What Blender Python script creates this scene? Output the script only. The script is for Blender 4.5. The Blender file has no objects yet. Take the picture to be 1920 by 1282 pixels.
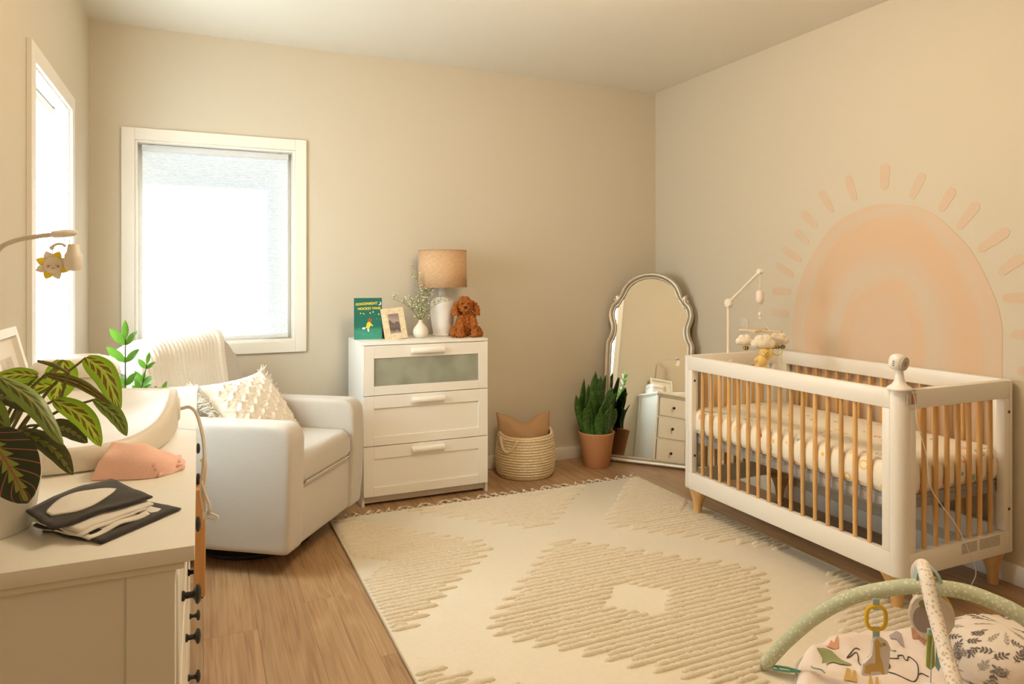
import bpy, bmesh, math, random
from mathutils import Vector, Matrix, noise, Euler

random.seed(7)
PI = math.pi
sc = bpy.context.scene
COL = sc.collection

# ------------------------------------------------------------------ camera, light, exposure
cam_d = bpy.data.cameras.new('camera')
cam = bpy.data.objects.new('camera', cam_d)
COL.objects.link(cam)
cam.location = (0, 0, 1.34)
cam.rotation_euler = (PI / 2, 0, math.radians(-24.2))
cam_d.sensor_width = 36
cam_d.lens = 36 * 1306.5 / 1920
cam_d.shift_y = -(641 - 515.7) / 1920
cam_d.clip_start = 0.02
sc.camera = cam

sc.view_settings.view_transform = 'Standard'
sc.view_settings.look = 'None'
sc.view_settings.gamma = 1
sc.view_settings.use_curve_mapping = False
sc.view_settings.exposure = 0.0
sc.cycles.max_bounces = 14
sc.cycles.diffuse_bounces = 7
sc.cycles.transparent_max_bounces = 12
sc.cycles.caustics_reflective = False
sc.cycles.caustics_refractive = False

world = bpy.data.worlds.new('world')
sc.world = world
world.use_nodes = True
world.node_tree.nodes['Background'].inputs[0].default_value = (0.80, 0.90, 1.0, 1)
world.node_tree.nodes['Background'].inputs[1].default_value = 0.4

def lamp(name, kind, loc, energy, color, rot=(0, 0, 0), **kw):
    d = bpy.data.lights.new(name, kind)
    d.energy = energy
    d.color = color
    for k, v in kw.items():
        setattr(d, k, v)
    o = bpy.data.objects.new(name, d)
    COL.objects.link(o)
    o.location = loc
    o.rotation_euler = rot
    return o

SHADE_1 = 0.29          # daylight glow of the back-window shade
SHADE_2 = 9.0          # daylight glow of the left-window shade
# sun from outside, upper right behind the back window: falls on the shade
sun = lamp('sun', 'SUN', (3, 8, 6), 14.0, (1.0, 0.96, 0.90), angle=math.radians(1.0))
sun.rotation_euler = Vector((-0.62, -1.0, -1.05)).to_track_quat('-Z', 'Y').to_euler()
# the room's own warm ceiling light, above the frame
lamp('ceiling_lamp', 'POINT', (1.30, 2.05, 2.50), 67.0, (1.0, 0.785, 0.54), shadow_soft_size=0.24)
lamp('hall_lamp', 'POINT', (1.3, -0.9, 2.2), 15.0, (1.0, 0.78, 0.54), shadow_soft_size=0.25)  # added warm fill from behind the camera, not a real fixture

# ------------------------------------------------------------------ materials
MATS = {}

def mat(name, color, rough=0.6, metal=0.0, noise_scale=None, noise_amt=0.0, bump=0.0, bump_scale=200.0,
        spec=0.5, sheen=0.0, translucent=0.0, stretch=None, coat=0.0):
    if name in MATS:
        return MATS[name]
    m = bpy.data.materials.new(name)
    m.use_nodes = True
    nt = m.node_tree
    b = nt.nodes['Principled BSDF']
    b.inputs['Base Color'].default_value = (*color, 1)
    b.inputs['Roughness'].default_value = rough
    b.inputs['Metallic'].default_value = metal
    b.inputs['Specular IOR Level'].default_value = spec
    b.inputs['Sheen Weight'].default_value = sheen
    b.inputs['Coat Weight'].default_value = coat
    tc = nt.nodes.new('ShaderNodeTexCoord')
    src = tc.outputs['Object']
    if stretch:
        mp = nt.nodes.new('ShaderNodeMapping')
        mp.inputs['Scale'].default_value = stretch
        nt.links.new(src, mp.inputs['Vector'])
        src = mp.outputs['Vector']
    if noise_scale:
        n = nt.nodes.new('ShaderNodeTexNoise')
        n.inputs['Scale'].default_value = noise_scale
        n.inputs['Detail'].default_value = 4
        nt.links.new(src, n.inputs['Vector'])
        mx = nt.nodes.new('ShaderNodeMixRGB')
        mx.inputs[1].default_value = (*[max(0, c * (1 - noise_amt)) for c in color], 1)
        mx.inputs[2].default_value = (*[min(1, c * (1 + noise_amt)) for c in color], 1)
        nt.links.new(n.outputs['Fac'], mx.inputs[0])
        nt.links.new(mx.outputs[0], b.inputs['Base Color'])
    if bump:
        n2 = nt.nodes.new('ShaderNodeTexNoise')
        n2.inputs['Scale'].default_value = bump_scale
        n2.inputs['Detail'].default_value = 3
        nt.links.new(src, n2.inputs['Vector'])
        bp = nt.nodes.new('ShaderNodeBump')
        bp.inputs['Strength'].default_value = bump
        bp.inputs['Distance'].default_value = 0.004
        nt.links.new(n2.outputs['Fac'], bp.inputs['Height'])
        nt.links.new(bp.outputs['Normal'], b.inputs['Normal'])
    if translucent:
        tr = nt.nodes.new('ShaderNodeBsdfTranslucent')
        tr.inputs['Color'].default_value = (*color, 1)
        ms = nt.nodes.new('ShaderNodeMixShader')
        ms.inputs[0].default_value = translucent
        out = nt.nodes['Material Output']
        nt.links.new(b.outputs[0], ms.inputs[1])
        nt.links.new(tr.outputs[0], ms.inputs[2])
        nt.links.new(ms.outputs[0], out.inputs['Surface'])
    MATS[name] = m
    return m

def nodes_of(name, color, rough=0.6):
    """a fresh Principled material for hand-wired trees: (material, tree, bsdf)"""
    m = bpy.data.materials.new(name)
    m.use_nodes = True
    MATS[name] = m
    b = m.node_tree.nodes['Principled BSDF']
    b.inputs['Base Color'].default_value = (*color, 1)
    b.inputs['Roughness'].default_value = rough
    return m, m.node_tree, b

def ramp(nt, stops, interp='LINEAR'):
    r = nt.nodes.new('ShaderNodeValToRGB')
    cr = r.color_ramp
    cr.interpolation = interp
    while len(cr.elements) < len(stops):
        cr.elements.new(0.5)
    for e, (p, c) in zip(cr.elements, stops):
        e.position = p
        e.color = (*c, 1)
    return r

def mathn(nt, op, a=None, b=None):
    n = nt.nodes.new('ShaderNodeMath')
    n.operation = op
    for i, v in enumerate((a, b)):
        if v is None:
            continue
        if isinstance(v, (int, float)):
            n.inputs[i].default_value = v
        else:
            nt.links.new(v, n.inputs[i])
    return n.outputs[0]

WALL = mat('wall_paint', (0.620, 0.562, 0.452), 0.75, bump=0.06, bump_scale=260, spec=0.25)
CEIL = mat('ceiling_paint', (0.78, 0.745, 0.66), 0.85, bump=0.05, bump_scale=200, spec=0.2)
TRIM = mat('white_trim_paint', (0.80, 0.77, 0.70), 0.4)
WHITE = mat('white_lacquer', (0.82, 0.80, 0.745), 0.38)
HEMWHITE = mat('white_stained_wood', (0.80, 0.79, 0.74), 0.36, noise_scale=6, noise_amt=0.02, stretch=(1, 8, 1))
CRIBWHITE = mat('crib_white_paint', (0.82, 0.79, 0.73), 0.35)
BLACKM = mat('black_metal', (0.03, 0.027, 0.025), 0.42, metal=0.3)
PLASTIC = mat('white_plastic', (0.82, 0.80, 0.77), 0.3)
CREAMP = mat('cream_foam', (0.74, 0.70, 0.62), 0.42)

def wood_mat(name, dark, light, scale=1.0, rough=0.45, axis=2):
    m, nt, b = nodes_of(name, light, rough)
    tc = nt.nodes.new('ShaderNodeTexCoord')
    mp = nt.nodes.new('ShaderNodeMapping')
    s = [28 * scale] * 3
    s[axis] = 2.2 * scale
    mp.inputs['Scale'].default_value = s
    oi = nt.nodes.new('ShaderNodeObjectInfo')
    add = nt.nodes.new('ShaderNodeVectorMath')
    add.operation = 'ADD'
    nt.links.new(tc.outputs['Object'], mp.inputs['Vector'])
    sc3 = nt.nodes.new('ShaderNodeVectorMath')
    sc3.operation = 'SCALE'
    sc3.inputs[0].default_value = (37, 91, 53)
    nt.links.new(oi.outputs['Random'], sc3.inputs['Scale'])
    nt.links.new(mp.outputs[0], add.inputs[0])
    nt.links.new(sc3.outputs[0], add.inputs[1])
    n = nt.nodes.new('ShaderNodeTexNoise')
    n.inputs['Scale'].default_value = 1.0
    n.inputs['Detail'].default_value = 5
    n.inputs['Distortion'].default_value = 0.6
    nt.links.new(add.outputs[0], n.inputs['Vector'])
    r = ramp(nt, [(0.3, dark), (0.7, light)])
    nt.links.new(n.outputs['Fac'], r.inputs[0])
    # each piece a little lighter or darker
    hv = nt.nodes.new('ShaderNodeHueSaturation')
    v = mathn(nt, 'MULTIPLY_ADD', oi.outputs['Random'], 0.22)
    nt.nodes[-1].inputs[2].default_value = 0.89
    nt.links.new(v, hv.inputs['Value'])
    nt.links.new(r.outputs[0], hv.inputs['Color'])
    nt.links.new(hv.outputs[0], b.inputs['Base Color'])
    return m

BEECH = wood_mat('honey_wood', (0.575, 0.325, 0.11), (0.725, 0.455, 0.19), 1.0)
ORANGEWOOD = wood_mat('orange_wood', (0.50, 0.25, 0.08), (0.62, 0.34, 0.13), 1.0)

# laminate planks: long grain, cathedral figure
def floor_mat():
    m, nt, b = nodes_of('oak_plank', (0.4, 0.26, 0.15), 0.42)
    tc = nt.nodes.new('ShaderNodeTexCoord')
    oi = nt.nodes.new('ShaderNodeObjectInfo')
    sc3 = nt.nodes.new('ShaderNodeVectorMath'); sc3.operation = 'SCALE'
    sc3.inputs[0].default_value = (17, 41, 9)
    nt.links.new(oi.outputs['Random'], sc3.inputs['Scale'])
    add = nt.nodes.new('ShaderNodeVectorMath'); add.operation = 'ADD'
    nt.links.new(tc.outputs['Object'], add.inputs[0])
    nt.links.new(sc3.outputs[0], add.inputs[1])
    def nz(scale, detail, dist):
        mp = nt.nodes.new('ShaderNodeMapping')
        mp.inputs['Scale'].default_value = scale
        nt.links.new(add.outputs[0], mp.inputs['Vector'])
        n = nt.nodes.new('ShaderNodeTexNoise')
        n.inputs['Scale'].default_value = 1
        n.inputs['Detail'].default_value = detail
        n.inputs['Distortion'].default_value = dist
        nt.links.new(mp.outputs[0], n.inputs['Vector'])
        return n.outputs['Fac']
    big = nz((9, 1.0, 1), 3, 0.8)
    w = mathn(nt, 'SINE', mathn(nt, 'MULTIPLY', big, 34.0))
    fine = nz((120, 3.0, 1), 4, 0.2)
    mix = mathn(nt, 'ADD', mathn(nt, 'MULTIPLY', w, 0.10), fine)
    r = ramp(nt, [(0.25, (0.285, 0.162, 0.076)), (0.5, (0.385, 0.235, 0.118)), (0.8, (0.455, 0.295, 0.16))])
    nt.links.new(mix, r.inputs[0])
    hv = nt.nodes.new('ShaderNodeHueSaturation')
    v = mathn(nt, 'MULTIPLY_ADD', oi.outputs['Random'], 0.24)
    nt.nodes[-1].inputs[2].default_value = 0.86
    nt.links.new(v, hv.inputs['Value'])
    nt.links.new(r.outputs[0], hv.inputs['Color'])
    nt.links.new(hv.outputs[0], b.inputs['Base Color'])
    bp = nt.nodes.new('ShaderNodeBump')
    bp.inputs['Strength'].default_value = 0.12
    bp.inputs['Distance'].default_value = 0.002
    nt.links.new(fine, bp.inputs['Height'])
    nt.links.new(bp.outputs[0], b.inputs['Normal'])
    return m
PLANK = floor_mat()

# ------------------------------------------------------------------ geometry helpers
def link(name, me, m=None, parent=None, loc=None, rot=None):
    o = bpy.data.objects.new(name, me)
    COL.objects.link(o)
    if m is not None and me is not None:
        for x in (m if isinstance(m, (list, tuple)) else [m]):
            me.materials.append(x)
    if parent is not None:
        o.parent = parent
    if loc is not None:
        o.location = loc
    if rot is not None:
        o.rotation_euler = rot
    return o

def mesh_of(name, bm, smooth=40):
    bmesh.ops.recalc_face_normals(bm, faces=bm.faces)
    me = bpy.data.meshes.new(name)
    bm.to_mesh(me)
    bm.free()
    if smooth:
        me.polygons.foreach_set('use_smooth', [True] * len(me.polygons))
        if smooth < 180:
            me.set_sharp_from_angle(angle=math.radians(smooth))
    return me

def obj(name, bm, m, parent=None, loc=None, rot=None, smooth=40):
    return link(name, mesh_of(name, bm, smooth), m, parent, loc, rot)

def tag(o, label=None, cat=None, group=None, kind=None):
    if label: o['label'] = label
    if cat: o['category'] = cat
    if group: o['group'] = group
    if kind: o['kind'] = kind
    return o

def thing(name, loc, label, cat, group=None, rot=(0, 0, 0)):
    o = bpy.data.objects.new(name, None)
    COL.objects.link(o)
    o.location = loc
    o.rotation_euler = rot
    o.empty_display_size = 0.05
    return tag(o, label, cat, group)

def structure(o):
    o['kind'] = 'structure'
    return o

def struct_empty(name, loc=(0, 0, 0)):
    o = bpy.data.objects.new(name, None)
    COL.objects.link(o)
    o.location = loc
    return structure(o)

def BM():
    return bmesh.new()

def box(bm, x0, x1, y0, y1, z0, z1, bevel=0.0, seg=2, M=None, mi=0):
    ps = [(x0, y0, z0), (x1, y0, z0), (x1, y1, z0), (x0, y1, z0), (x0, y0, z1), (x1, y0, z1), (x1, y1, z1), (x0, y1, z1)]
    vs = [bm.verts.new(M @ Vector(p) if M else p) for p in ps]
    fs = [bm.faces.new([vs[i] for i in f]) for f in ((0, 3, 2, 1), (4, 5, 6, 7), (0, 1, 5, 4), (1, 2, 6, 5), (2, 3, 7, 6), (3, 0, 4, 7))]
    for f in fs:
        f.material_index = mi
    if bevel:
        es = list({e for f in fs for e in f.edges})
        bmesh.ops.bevel(bm, geom=es, offset=bevel, segments=seg, profile=0.5, affect='EDGES', clamp_overlap=True)
    return bm

def lathe(bm, prof, seg=32, center=(0, 0, 0), axis='z', cap=True, M=None, mi=0):
    cx, cy, cz = center
    rings = []
    for r, h in prof:
        ring = []
        for i in range(seg):
            a = 2 * PI * i / seg
            c, s = r * math.cos(a), r * math.sin(a)
            p = {'z': (c, s, h), 'x': (h, c, s), 'y': (c, h, s)}[axis]
            p = Vector((p[0] + cx, p[1] + cy, p[2] + cz))
            ring.append(bm.verts.new(M @ p if M else p))
        rings.append(ring)
    fs = []
    for a, b in zip(rings, rings[1:]):
        for i in range(seg):
            j = (i + 1) % seg
            fs.append(bm.faces.new((a[i], a[j], b[j], b[i])))
    if cap:
        for ring in (rings[0], rings[-1]):
            try:
                fs.append(bm.faces.new(ring))
            except ValueError:
                pass
    for f in fs:
        f.material_index = mi
    return bm

def catmull(pts, n=8, closed=False):
    P = [Vector(p) for p in pts]
    out = []
    m = len(P)
    rng = range(m) if closed else range(m - 1)
    for i in rng:
        if closed:
            a, b, c, d = P[(i - 1) % m], P[i], P[(i + 1) % m], P[(i + 2) % m]
        else:
            b, c = P[i], P[i + 1]
            a = P[i - 1] if i else b * 2 - c
            d = P[i + 2] if i + 2 < m else c * 2 - b
        for k in range(n):
            t = k / n
            out.append(0.5 * ((2 * b) + (c - a) * t + (2 * a - 5 * b + 4 * c - d) * t * t + (3 * b - a - 3 * c + d) * t ** 3))
    if not closed:
        out.append(P[-1])
    return out

def tube(bm, pts, rad, seg=10, closed=False, cap=True, mi=0, flat=1.0, up0=None):
    """a tube along a polyline; rad is a number or a function of t in 0..1"""
    pts = [Vector(p) for p in pts]
    n = len(pts)
    rings = []
    up = Vector(up0) if up0 else Vector((0.13, 0.21, 1)).normalized()
    for i, p in enumerate(pts):
        if closed:
            t = (pts[(i + 1) % n] - pts[i - 1])
        else:
            t = (pts[min(i + 1, n - 1)] - pts[max(i - 1, 0)])
        t.normalize()
        u = up - t * up.dot(t)
        if u.length < 1e-4:
            u = t.orthogonal()
        u.normalize()
        up = u
        v = t.cross(u)
        r = rad(i / max(1, n - 1)) if callable(rad) else rad
        rings.append([bm.verts.new(p + u * (r * math.cos(2 * PI * k / seg)) * flat + v * (r * math.sin(2 * PI * k / seg))) for k in range(seg)])
    m = n if closed else n - 1
    for i in range(m):
        a, b = rings[i], rings[(i + 1) % n]
        for k in range(seg):
            j = (k + 1) % seg
            f = bm.faces.new((a[k], a[j], b[j], b[k]))
            f.material_index = mi
    if cap and not closed:
        for r in (rings[0], rings[-1]):
            f = bm.faces.new(r)
            f.material_index = mi
    return bm

def prism(bm, outline, d0, d1, plane='xz', M=None, bevel=0.0, mi=0):
    """an outline (list of 2-D points) given depth: plane xz -> depth along y, xy -> along z, yz -> along x"""
    def P(a, b, d):
        v = Vector({'xz': (a, d, b), 'xy': (a, b, d), 'yz': (d, a, b)}[plane])
        return M @ v if M else v
    A = [bm.verts.new(P(a, b, d0)) for a, b in outline]
    B = [bm.verts.new(P(a, b, d1)) for a, b in outline]
    n = len(outline)
    fs = [bm.faces.new(A), bm.faces.new(B)]
    for i in range(n):
        j = (i + 1) % n
        fs.append(bm.faces.new((A[i], A[j], B[j], B[i])))
    for f in fs:
        f.material_index = mi
    if bevel:
        es = list({e for f in fs[:2] for e in f.edges})
        bmesh.ops.bevel(bm, geom=es, offset=bevel, segments=2, profile=0.5, affect='EDGES', clamp_overlap=True)
    return bm

def ball(bm, c, r, s=(1, 1, 1), seg=16, rings=10, M=None, mi=0):
    Mx = Matrix.Translation(Vector(c)) @ Matrix.Diagonal((r * s[0], r * s[1], r * s[2], 1))
    if M:
        Mx = M @ Mx
    g = bmesh.ops.create_uvsphere(bm, u_segments=seg, v_segments=rings, radius=1, matrix=Mx)
    for v in g['verts']:
        for f in v.link_faces:
            f.material_index = mi
    return bm

def grid(bm, fn, nu, nv, closed_u=False, mi=0, uv=None):
    """surface fn(u, v) with u, v in 0..1"""
    V = [[bm.verts.new(fn(i / (nu if closed_u else nu - 1), j / (nv - 1))) for i in range(nu)] for j in range(nv)]
    lay = bm.loops.layers.uv.verify() if uv else None
    for j in range(nv - 1):
        for i in range(nu if closed_u else nu - 1):
            k = (i + 1) % nu
            f = bm.faces.new((V[j][i], V[j][k], V[j + 1][k], V[j + 1][i]))
            f.material_index = mi
            if lay is not None:
                q = ((i, j), (i + 1, j), (i + 1, j + 1), (i, j + 1))
                for l, (a, b) in zip(f.loops, q):
                    l[lay].uv = (a / (nu - 1), b / (nv - 1))
    return V

def fuse(bm, voxel, amp=0.0, freq=60.0, kind='cell', smooth=2):
    """join overlapping closed shapes into ONE continuous surface, then ruffle it"""
    me = bpy.data.meshes.new('fuse')
    bm.to_mesh(me); bm.free()
    o = bpy.data.objects.new('fuse', me)
    COL.objects.link(o)
    md = o.modifiers.new('r', 'REMESH'); md.mode = 'VOXEL'; md.voxel_size = voxel
    if smooth:
        sm = o.modifiers.new('s', 'SMOOTH'); sm.iterations = smooth
    dg = bpy.context.evaluated_depsgraph_get()
    me2 = bpy.data.meshes.new_from_object(o.evaluated_get(dg))
    bpy.data.objects.remove(o)
    b2 = bmesh.new()
    b2.from_mesh(me2)
    if amp:
        b2.normal_update()
        mv = []
        for v in b2.verts:
            p = v.co * freq
            if kind == 'cell':
                d = noise.voronoi(p)[0]
                a = 0.6 - d[0]
            else:
                a = noise.noise(p) + 0.5 * noise.noise(p * 2.3)
            mv.append(v.normal * (a * amp))
        for v, q in zip(b2.verts, mv):
            v.co += q
    return b2

def text_bm(s, size, extrude=0.0005, align='CENTER', shear=0.0, bold=0.0):
    cu = bpy.data.curves.new('txt', 'FONT')
    cu.body = s
    cu.size = size
    cu.align_x = align
    cu.align_y = 'CENTER'
    cu.extrude = extrude
    cu.shear = shear
    cu.offset = bold
    cu.resolution_u = 3
    o = bpy.data.objects.new('txt', cu)
    COL.objects.link(o)
    dg = bpy.context.evaluated_depsgraph_get()
    me = bpy.data.meshes.new_from_object(o.evaluated_get(dg))
    bpy.data.objects.remove(o)
    bm = bmesh.new()
    bm.from_mesh(me)
    return bm

def copy_part(o, parent, loc=None, rot=None, name=None):
    c = o.copy()
    if name: c.name = name
    COL.objects.link(c)
    c.parent = parent
    if loc is not None: c.location = loc
    if rot is not None: c.rotation_euler = rot
    return c

# ------------------------------------------------------------------ room shell
XL, XR, YB, YF, ZC = -0.553, 3.231, 4.476, -1.7, 2.75
WT = 0.16
# floor slab and boards
fb = BM(); box(fb, XL - WT, XR + WT, YF - WT, YB + WT, -0.12, -0.009)
floor = structure(obj('floor', fb, mat('subfloor', (0.10, 0.065, 0.04), 0.8)))
W, L = (XR - XL) / 20, 1.22
pm = {}
def plank_mesh(w, l):
    key = (round(w, 4), round(l, 3))
    if key not in pm:
        b = BM()
        box(b, 0.0002, w - 0.0002, 0.0002, l - 0.0002, -0.009, 0.0, bevel=0.0005, seg=1)
        pm[key] = mesh_of('plank', b, 40)
        pm[key].materials.append(PLANK)
    return pm[key]
for i in range(20):
    y = YF - (i * 0.437 % 1.0) * L
    while y < YB:
        a, b_ = max(y, YF), min(y + L, YB)
        if b_ - a > 0.03:
            o = bpy.data.objects.new('plank', plank_mesh(W, b_ - a))
            COL.objects.link(o)
            o.parent = floor
            o.location = (XL + i * W, a, 0)
        y += L

cb = BM(); box(cb, XL - WT, XR + WT, YF - WT, YB + WT, ZC, ZC + 0.12)
structure(obj('ceiling', cb, CEIL))

# window openings (inside the casing)
W1 = (-0.330, 0.541, 0.935, 2.107)          # x0, x1, z0, z1 in the back wall
W2 = (2.995, 3.795, 0.935, 2.107)           # y0, y1, z0, z1 in the left wall
wb = BM()
box(wb, XL - WT, W1[0], YB, YB + WT, 0, ZC)
box(wb, W1[1], XR + WT, YB, YB + WT, 0, ZC)
box(wb, W1[0], W1[1], YB, YB + WT, 0, W1[2])
box(wb, W1[0], W1[1], YB, YB + WT, W1[3], ZC)
structure(obj('wall_back', wb, WALL))
wl = BM()
box(wl, XL - WT, XL, YF, W2[0], 0, ZC)
box(wl, XL - WT, XL, W2[1], YB, 0, ZC)
box(wl, XL - WT, XL, W2[0], W2[1], 0, W2[2])
box(wl, XL - WT, XL, W2[0], W2[1], W2[3], ZC)
structure(obj('wall_left', wl, WALL))
wr = BM(); box(wr, XR, XR + WT, YF, YB, 0, ZC)
structure(obj('wall_right', wr, WALL))
wf = BM(); box(wf, XL - WT, XR + WT, YF - WT, YF, 0, ZC)
structure(obj('wall_front', wf, WALL))

# baseboards
def base(name, x0, x1, y0, y1):
    b = BM(); box(b, x0, x1, y0, y1, 0.0, 0.088, bevel=0.003)
    structure(obj(name, b, TRIM))
base('baseboard_back', XL, XR, YB - 0.014, YB)
base('baseboard_right', XR - 0.014, XR, YF, YB - 0.014)
base('baseboard_left', XL, XL + 0.014, YF, YB - 0.014)

# windows -------------------------------------------------------------
def shade_mat(name, glow):
    m, nt, b = nodes_of(name, (0.70, 0.72, 0.74), 0.8)
    tr = nt.nodes.new('ShaderNodeBsdfTranslucent')
    tr.inputs['Color'].default_value = (0.86, 0.87, 0.88, 1)
    ms = nt.nodes.new('ShaderNodeMixShader'); ms.inputs[0].default_value = 0.72
    em = nt.nodes.new('ShaderNodeEmission')
    em.inputs['Color'].default_value = (0.86, 0.98, 1.0, 1)
    em.inputs['Strength'].default_value = glow
    ad = nt.nodes.new('ShaderNodeAddShader')
    nt.links.new(b.outputs[0], ms.inputs[1]); nt.links.new(tr.outputs[0], ms.inputs[2])
    nt.links.new(ms.outputs[0], ad.inputs[0]); nt.links.new(em.outputs[0], ad.inputs[1])
    nt.links.new(ad.outputs[0], nt.nodes['Material Output'].inputs['Surface'])
    return m
SH1, SH2 = shade_mat('lit_shade_fabric_back', SHADE_1), shade_mat('lit_shade_fabric_left', SHADE_2)
GLASS, gnt, gb = nodes_of('window_glass', (1, 1, 1), 0.02)
tr_ = gnt.nodes.new('ShaderNodeBsdfTransparent'); gl_ = gnt.nodes.new('ShaderNodeBsdfGlossy')
gl_.inputs['Roughness'].default_value = 0.02
mx_ = gnt.nodes.new('ShaderNodeMixShader'); mx_.inputs[0].default_value = 0.06
gnt.links.new(tr_.outputs[0], mx_.inputs[1]); gnt.links.new(gl_.outputs[0], mx_.inputs[2])
gnt.links.new(mx_.outputs[0], gnt.nodes['Material Output'].inputs['Surface'])
SHADERAIL = mat('shade_rail_grey', (0.66, 0.67, 0.68), 0.5)

def make_window(name, M, a0, a1, z0, z1, shade_material, label):
    """built facing -y at the wall plane y=0, then placed by M"""
    root = struct_empty(name)
    root.matrix_world = M
    cw, ct = 0.067, 0.018
    for nm, q in (('side_casing', (a0 - cw, a0, z0 - cw, z1 + cw)), ('side_casing', (a1, a1 + cw, z0 - cw, z1 + cw)),
                  ('head_casing', (a0, a1, z1, z1 + cw)), ('sill_casing', (a0, a1, z0 - cw, z0))):
        b = BM(); box(b, q[0], q[1], -ct, 0, q[2], q[3], bevel=0.0015, seg=1)
        obj(nm, b, TRIM, root)
    # jamb liner
    for q in ((a0, a0 + 0.012, z0, z1), (a1 - 0.012, a1, z0, z1), (a0 + .012, a1 - .012, z1 - 0.012, z1), (a0 + .012, a1 - .012, z0, z0 + 0.012)):
        b = BM(); box(b, q[0], q[1], -0.004, WT, q[2], q[3], bevel=0.001, seg=1)
        obj('jamb', b, TRIM, root)
    # sash in the outer half of the wall
    s0, s1, t0, t1, sw = a0 + .012, a1 - .012, z0 + .012, z1 - .012, 0.055
    for q in ((s0, s0 + sw, t0, t1), (s1 - sw, s1, t0, t1), (s0 + sw, s1 - sw, t1 - sw, t1), (s0 + sw, s1 - sw, t0, t0 + sw)):
        b = BM(); box(b, q[0], q[1], 0.11, 0.155, q[2], q[3], bevel=0.003)
        obj('sash', b, TRIM, root)
    b = BM(); box(b, s0 + sw, s1 - sw, 0.130, 0.134, t0 + sw, t1 - sw)
    obj('pane', b, GLASS, root)
    # cellular shade hung inside the opening
    sh = thing('window_shade', (0, 0, 0), label, 'blind', 'cellular window shades')
    sh.matrix_world = M
    e0, e1 = a0 + 0.030, a1 - 0.033
    b = BM(); box(b, e0, e1, 0.045, 0.085, z1 - 0.052, z1 - 0.014, bevel=0.004)
    obj('head_rail', b, SHADERAIL, sh)
    for q in (e0 + .05, e1 - .05):
        b = BM(); box(b, q - .016, q + .016, 0.040, 0.06, z1 - 0.0155, z1 - 0.0105, bevel=0.001)
        obj('clip', b, mat('clip_grey', (0.30, 0.31, 0.32), 0.4), sh)
    zt, zb_ = z1 - 0.052, z0 + 0.040
    n = 96
    b = BM()
    def fab(u, v):
        k = round(v * (2 * n))
        return Vector((e0 + .003 + u * (e1 - e0 - .006), 0.062 + (0.0035 if k % 2 else -0.0035), zb_ + v * (zt - zb_)))
    grid(b, fab, 2, 2 * n + 1)
    obj('pleated_fabric', b, shade_material, sh, smooth=0)
    b = BM(); box(b, e0, e1, 0.050, 0.078, z0 + 0.020, z0 + 0.041, bevel=0.004)
    obj('bottom_rail', b, SHADERAIL, sh)
    return root

make_window('window_1', Matrix.Translation((0, YB, 0)), *W1, SH1,
            'white pleated shade drawn down in the back window behind the armchair')
make_window('window_2', Matrix.Translation((XL, 0, 0)) @ Matrix.Rotation(PI / 2, 4, 'Z'), *W2, SH2,
            'white pleated shade drawn down in the left wall window beside the hanging sun toy')
# added sun blocker outside the back window: shades the blind's top and one side
ob = BM()
box(ob, W1[0] - .1, W1[1] + .25, YB + WT, YB + WT + 0.02, W1[3] - 0.12, W1[3] + 0.3)
box(ob, W1[1] - 0.083, W1[1] + .25, YB + WT, YB + WT + 0.02, W1[2] - .2, W1[3] - 0.12)
structure(obj('trim_1', ob, TRIM))

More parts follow.
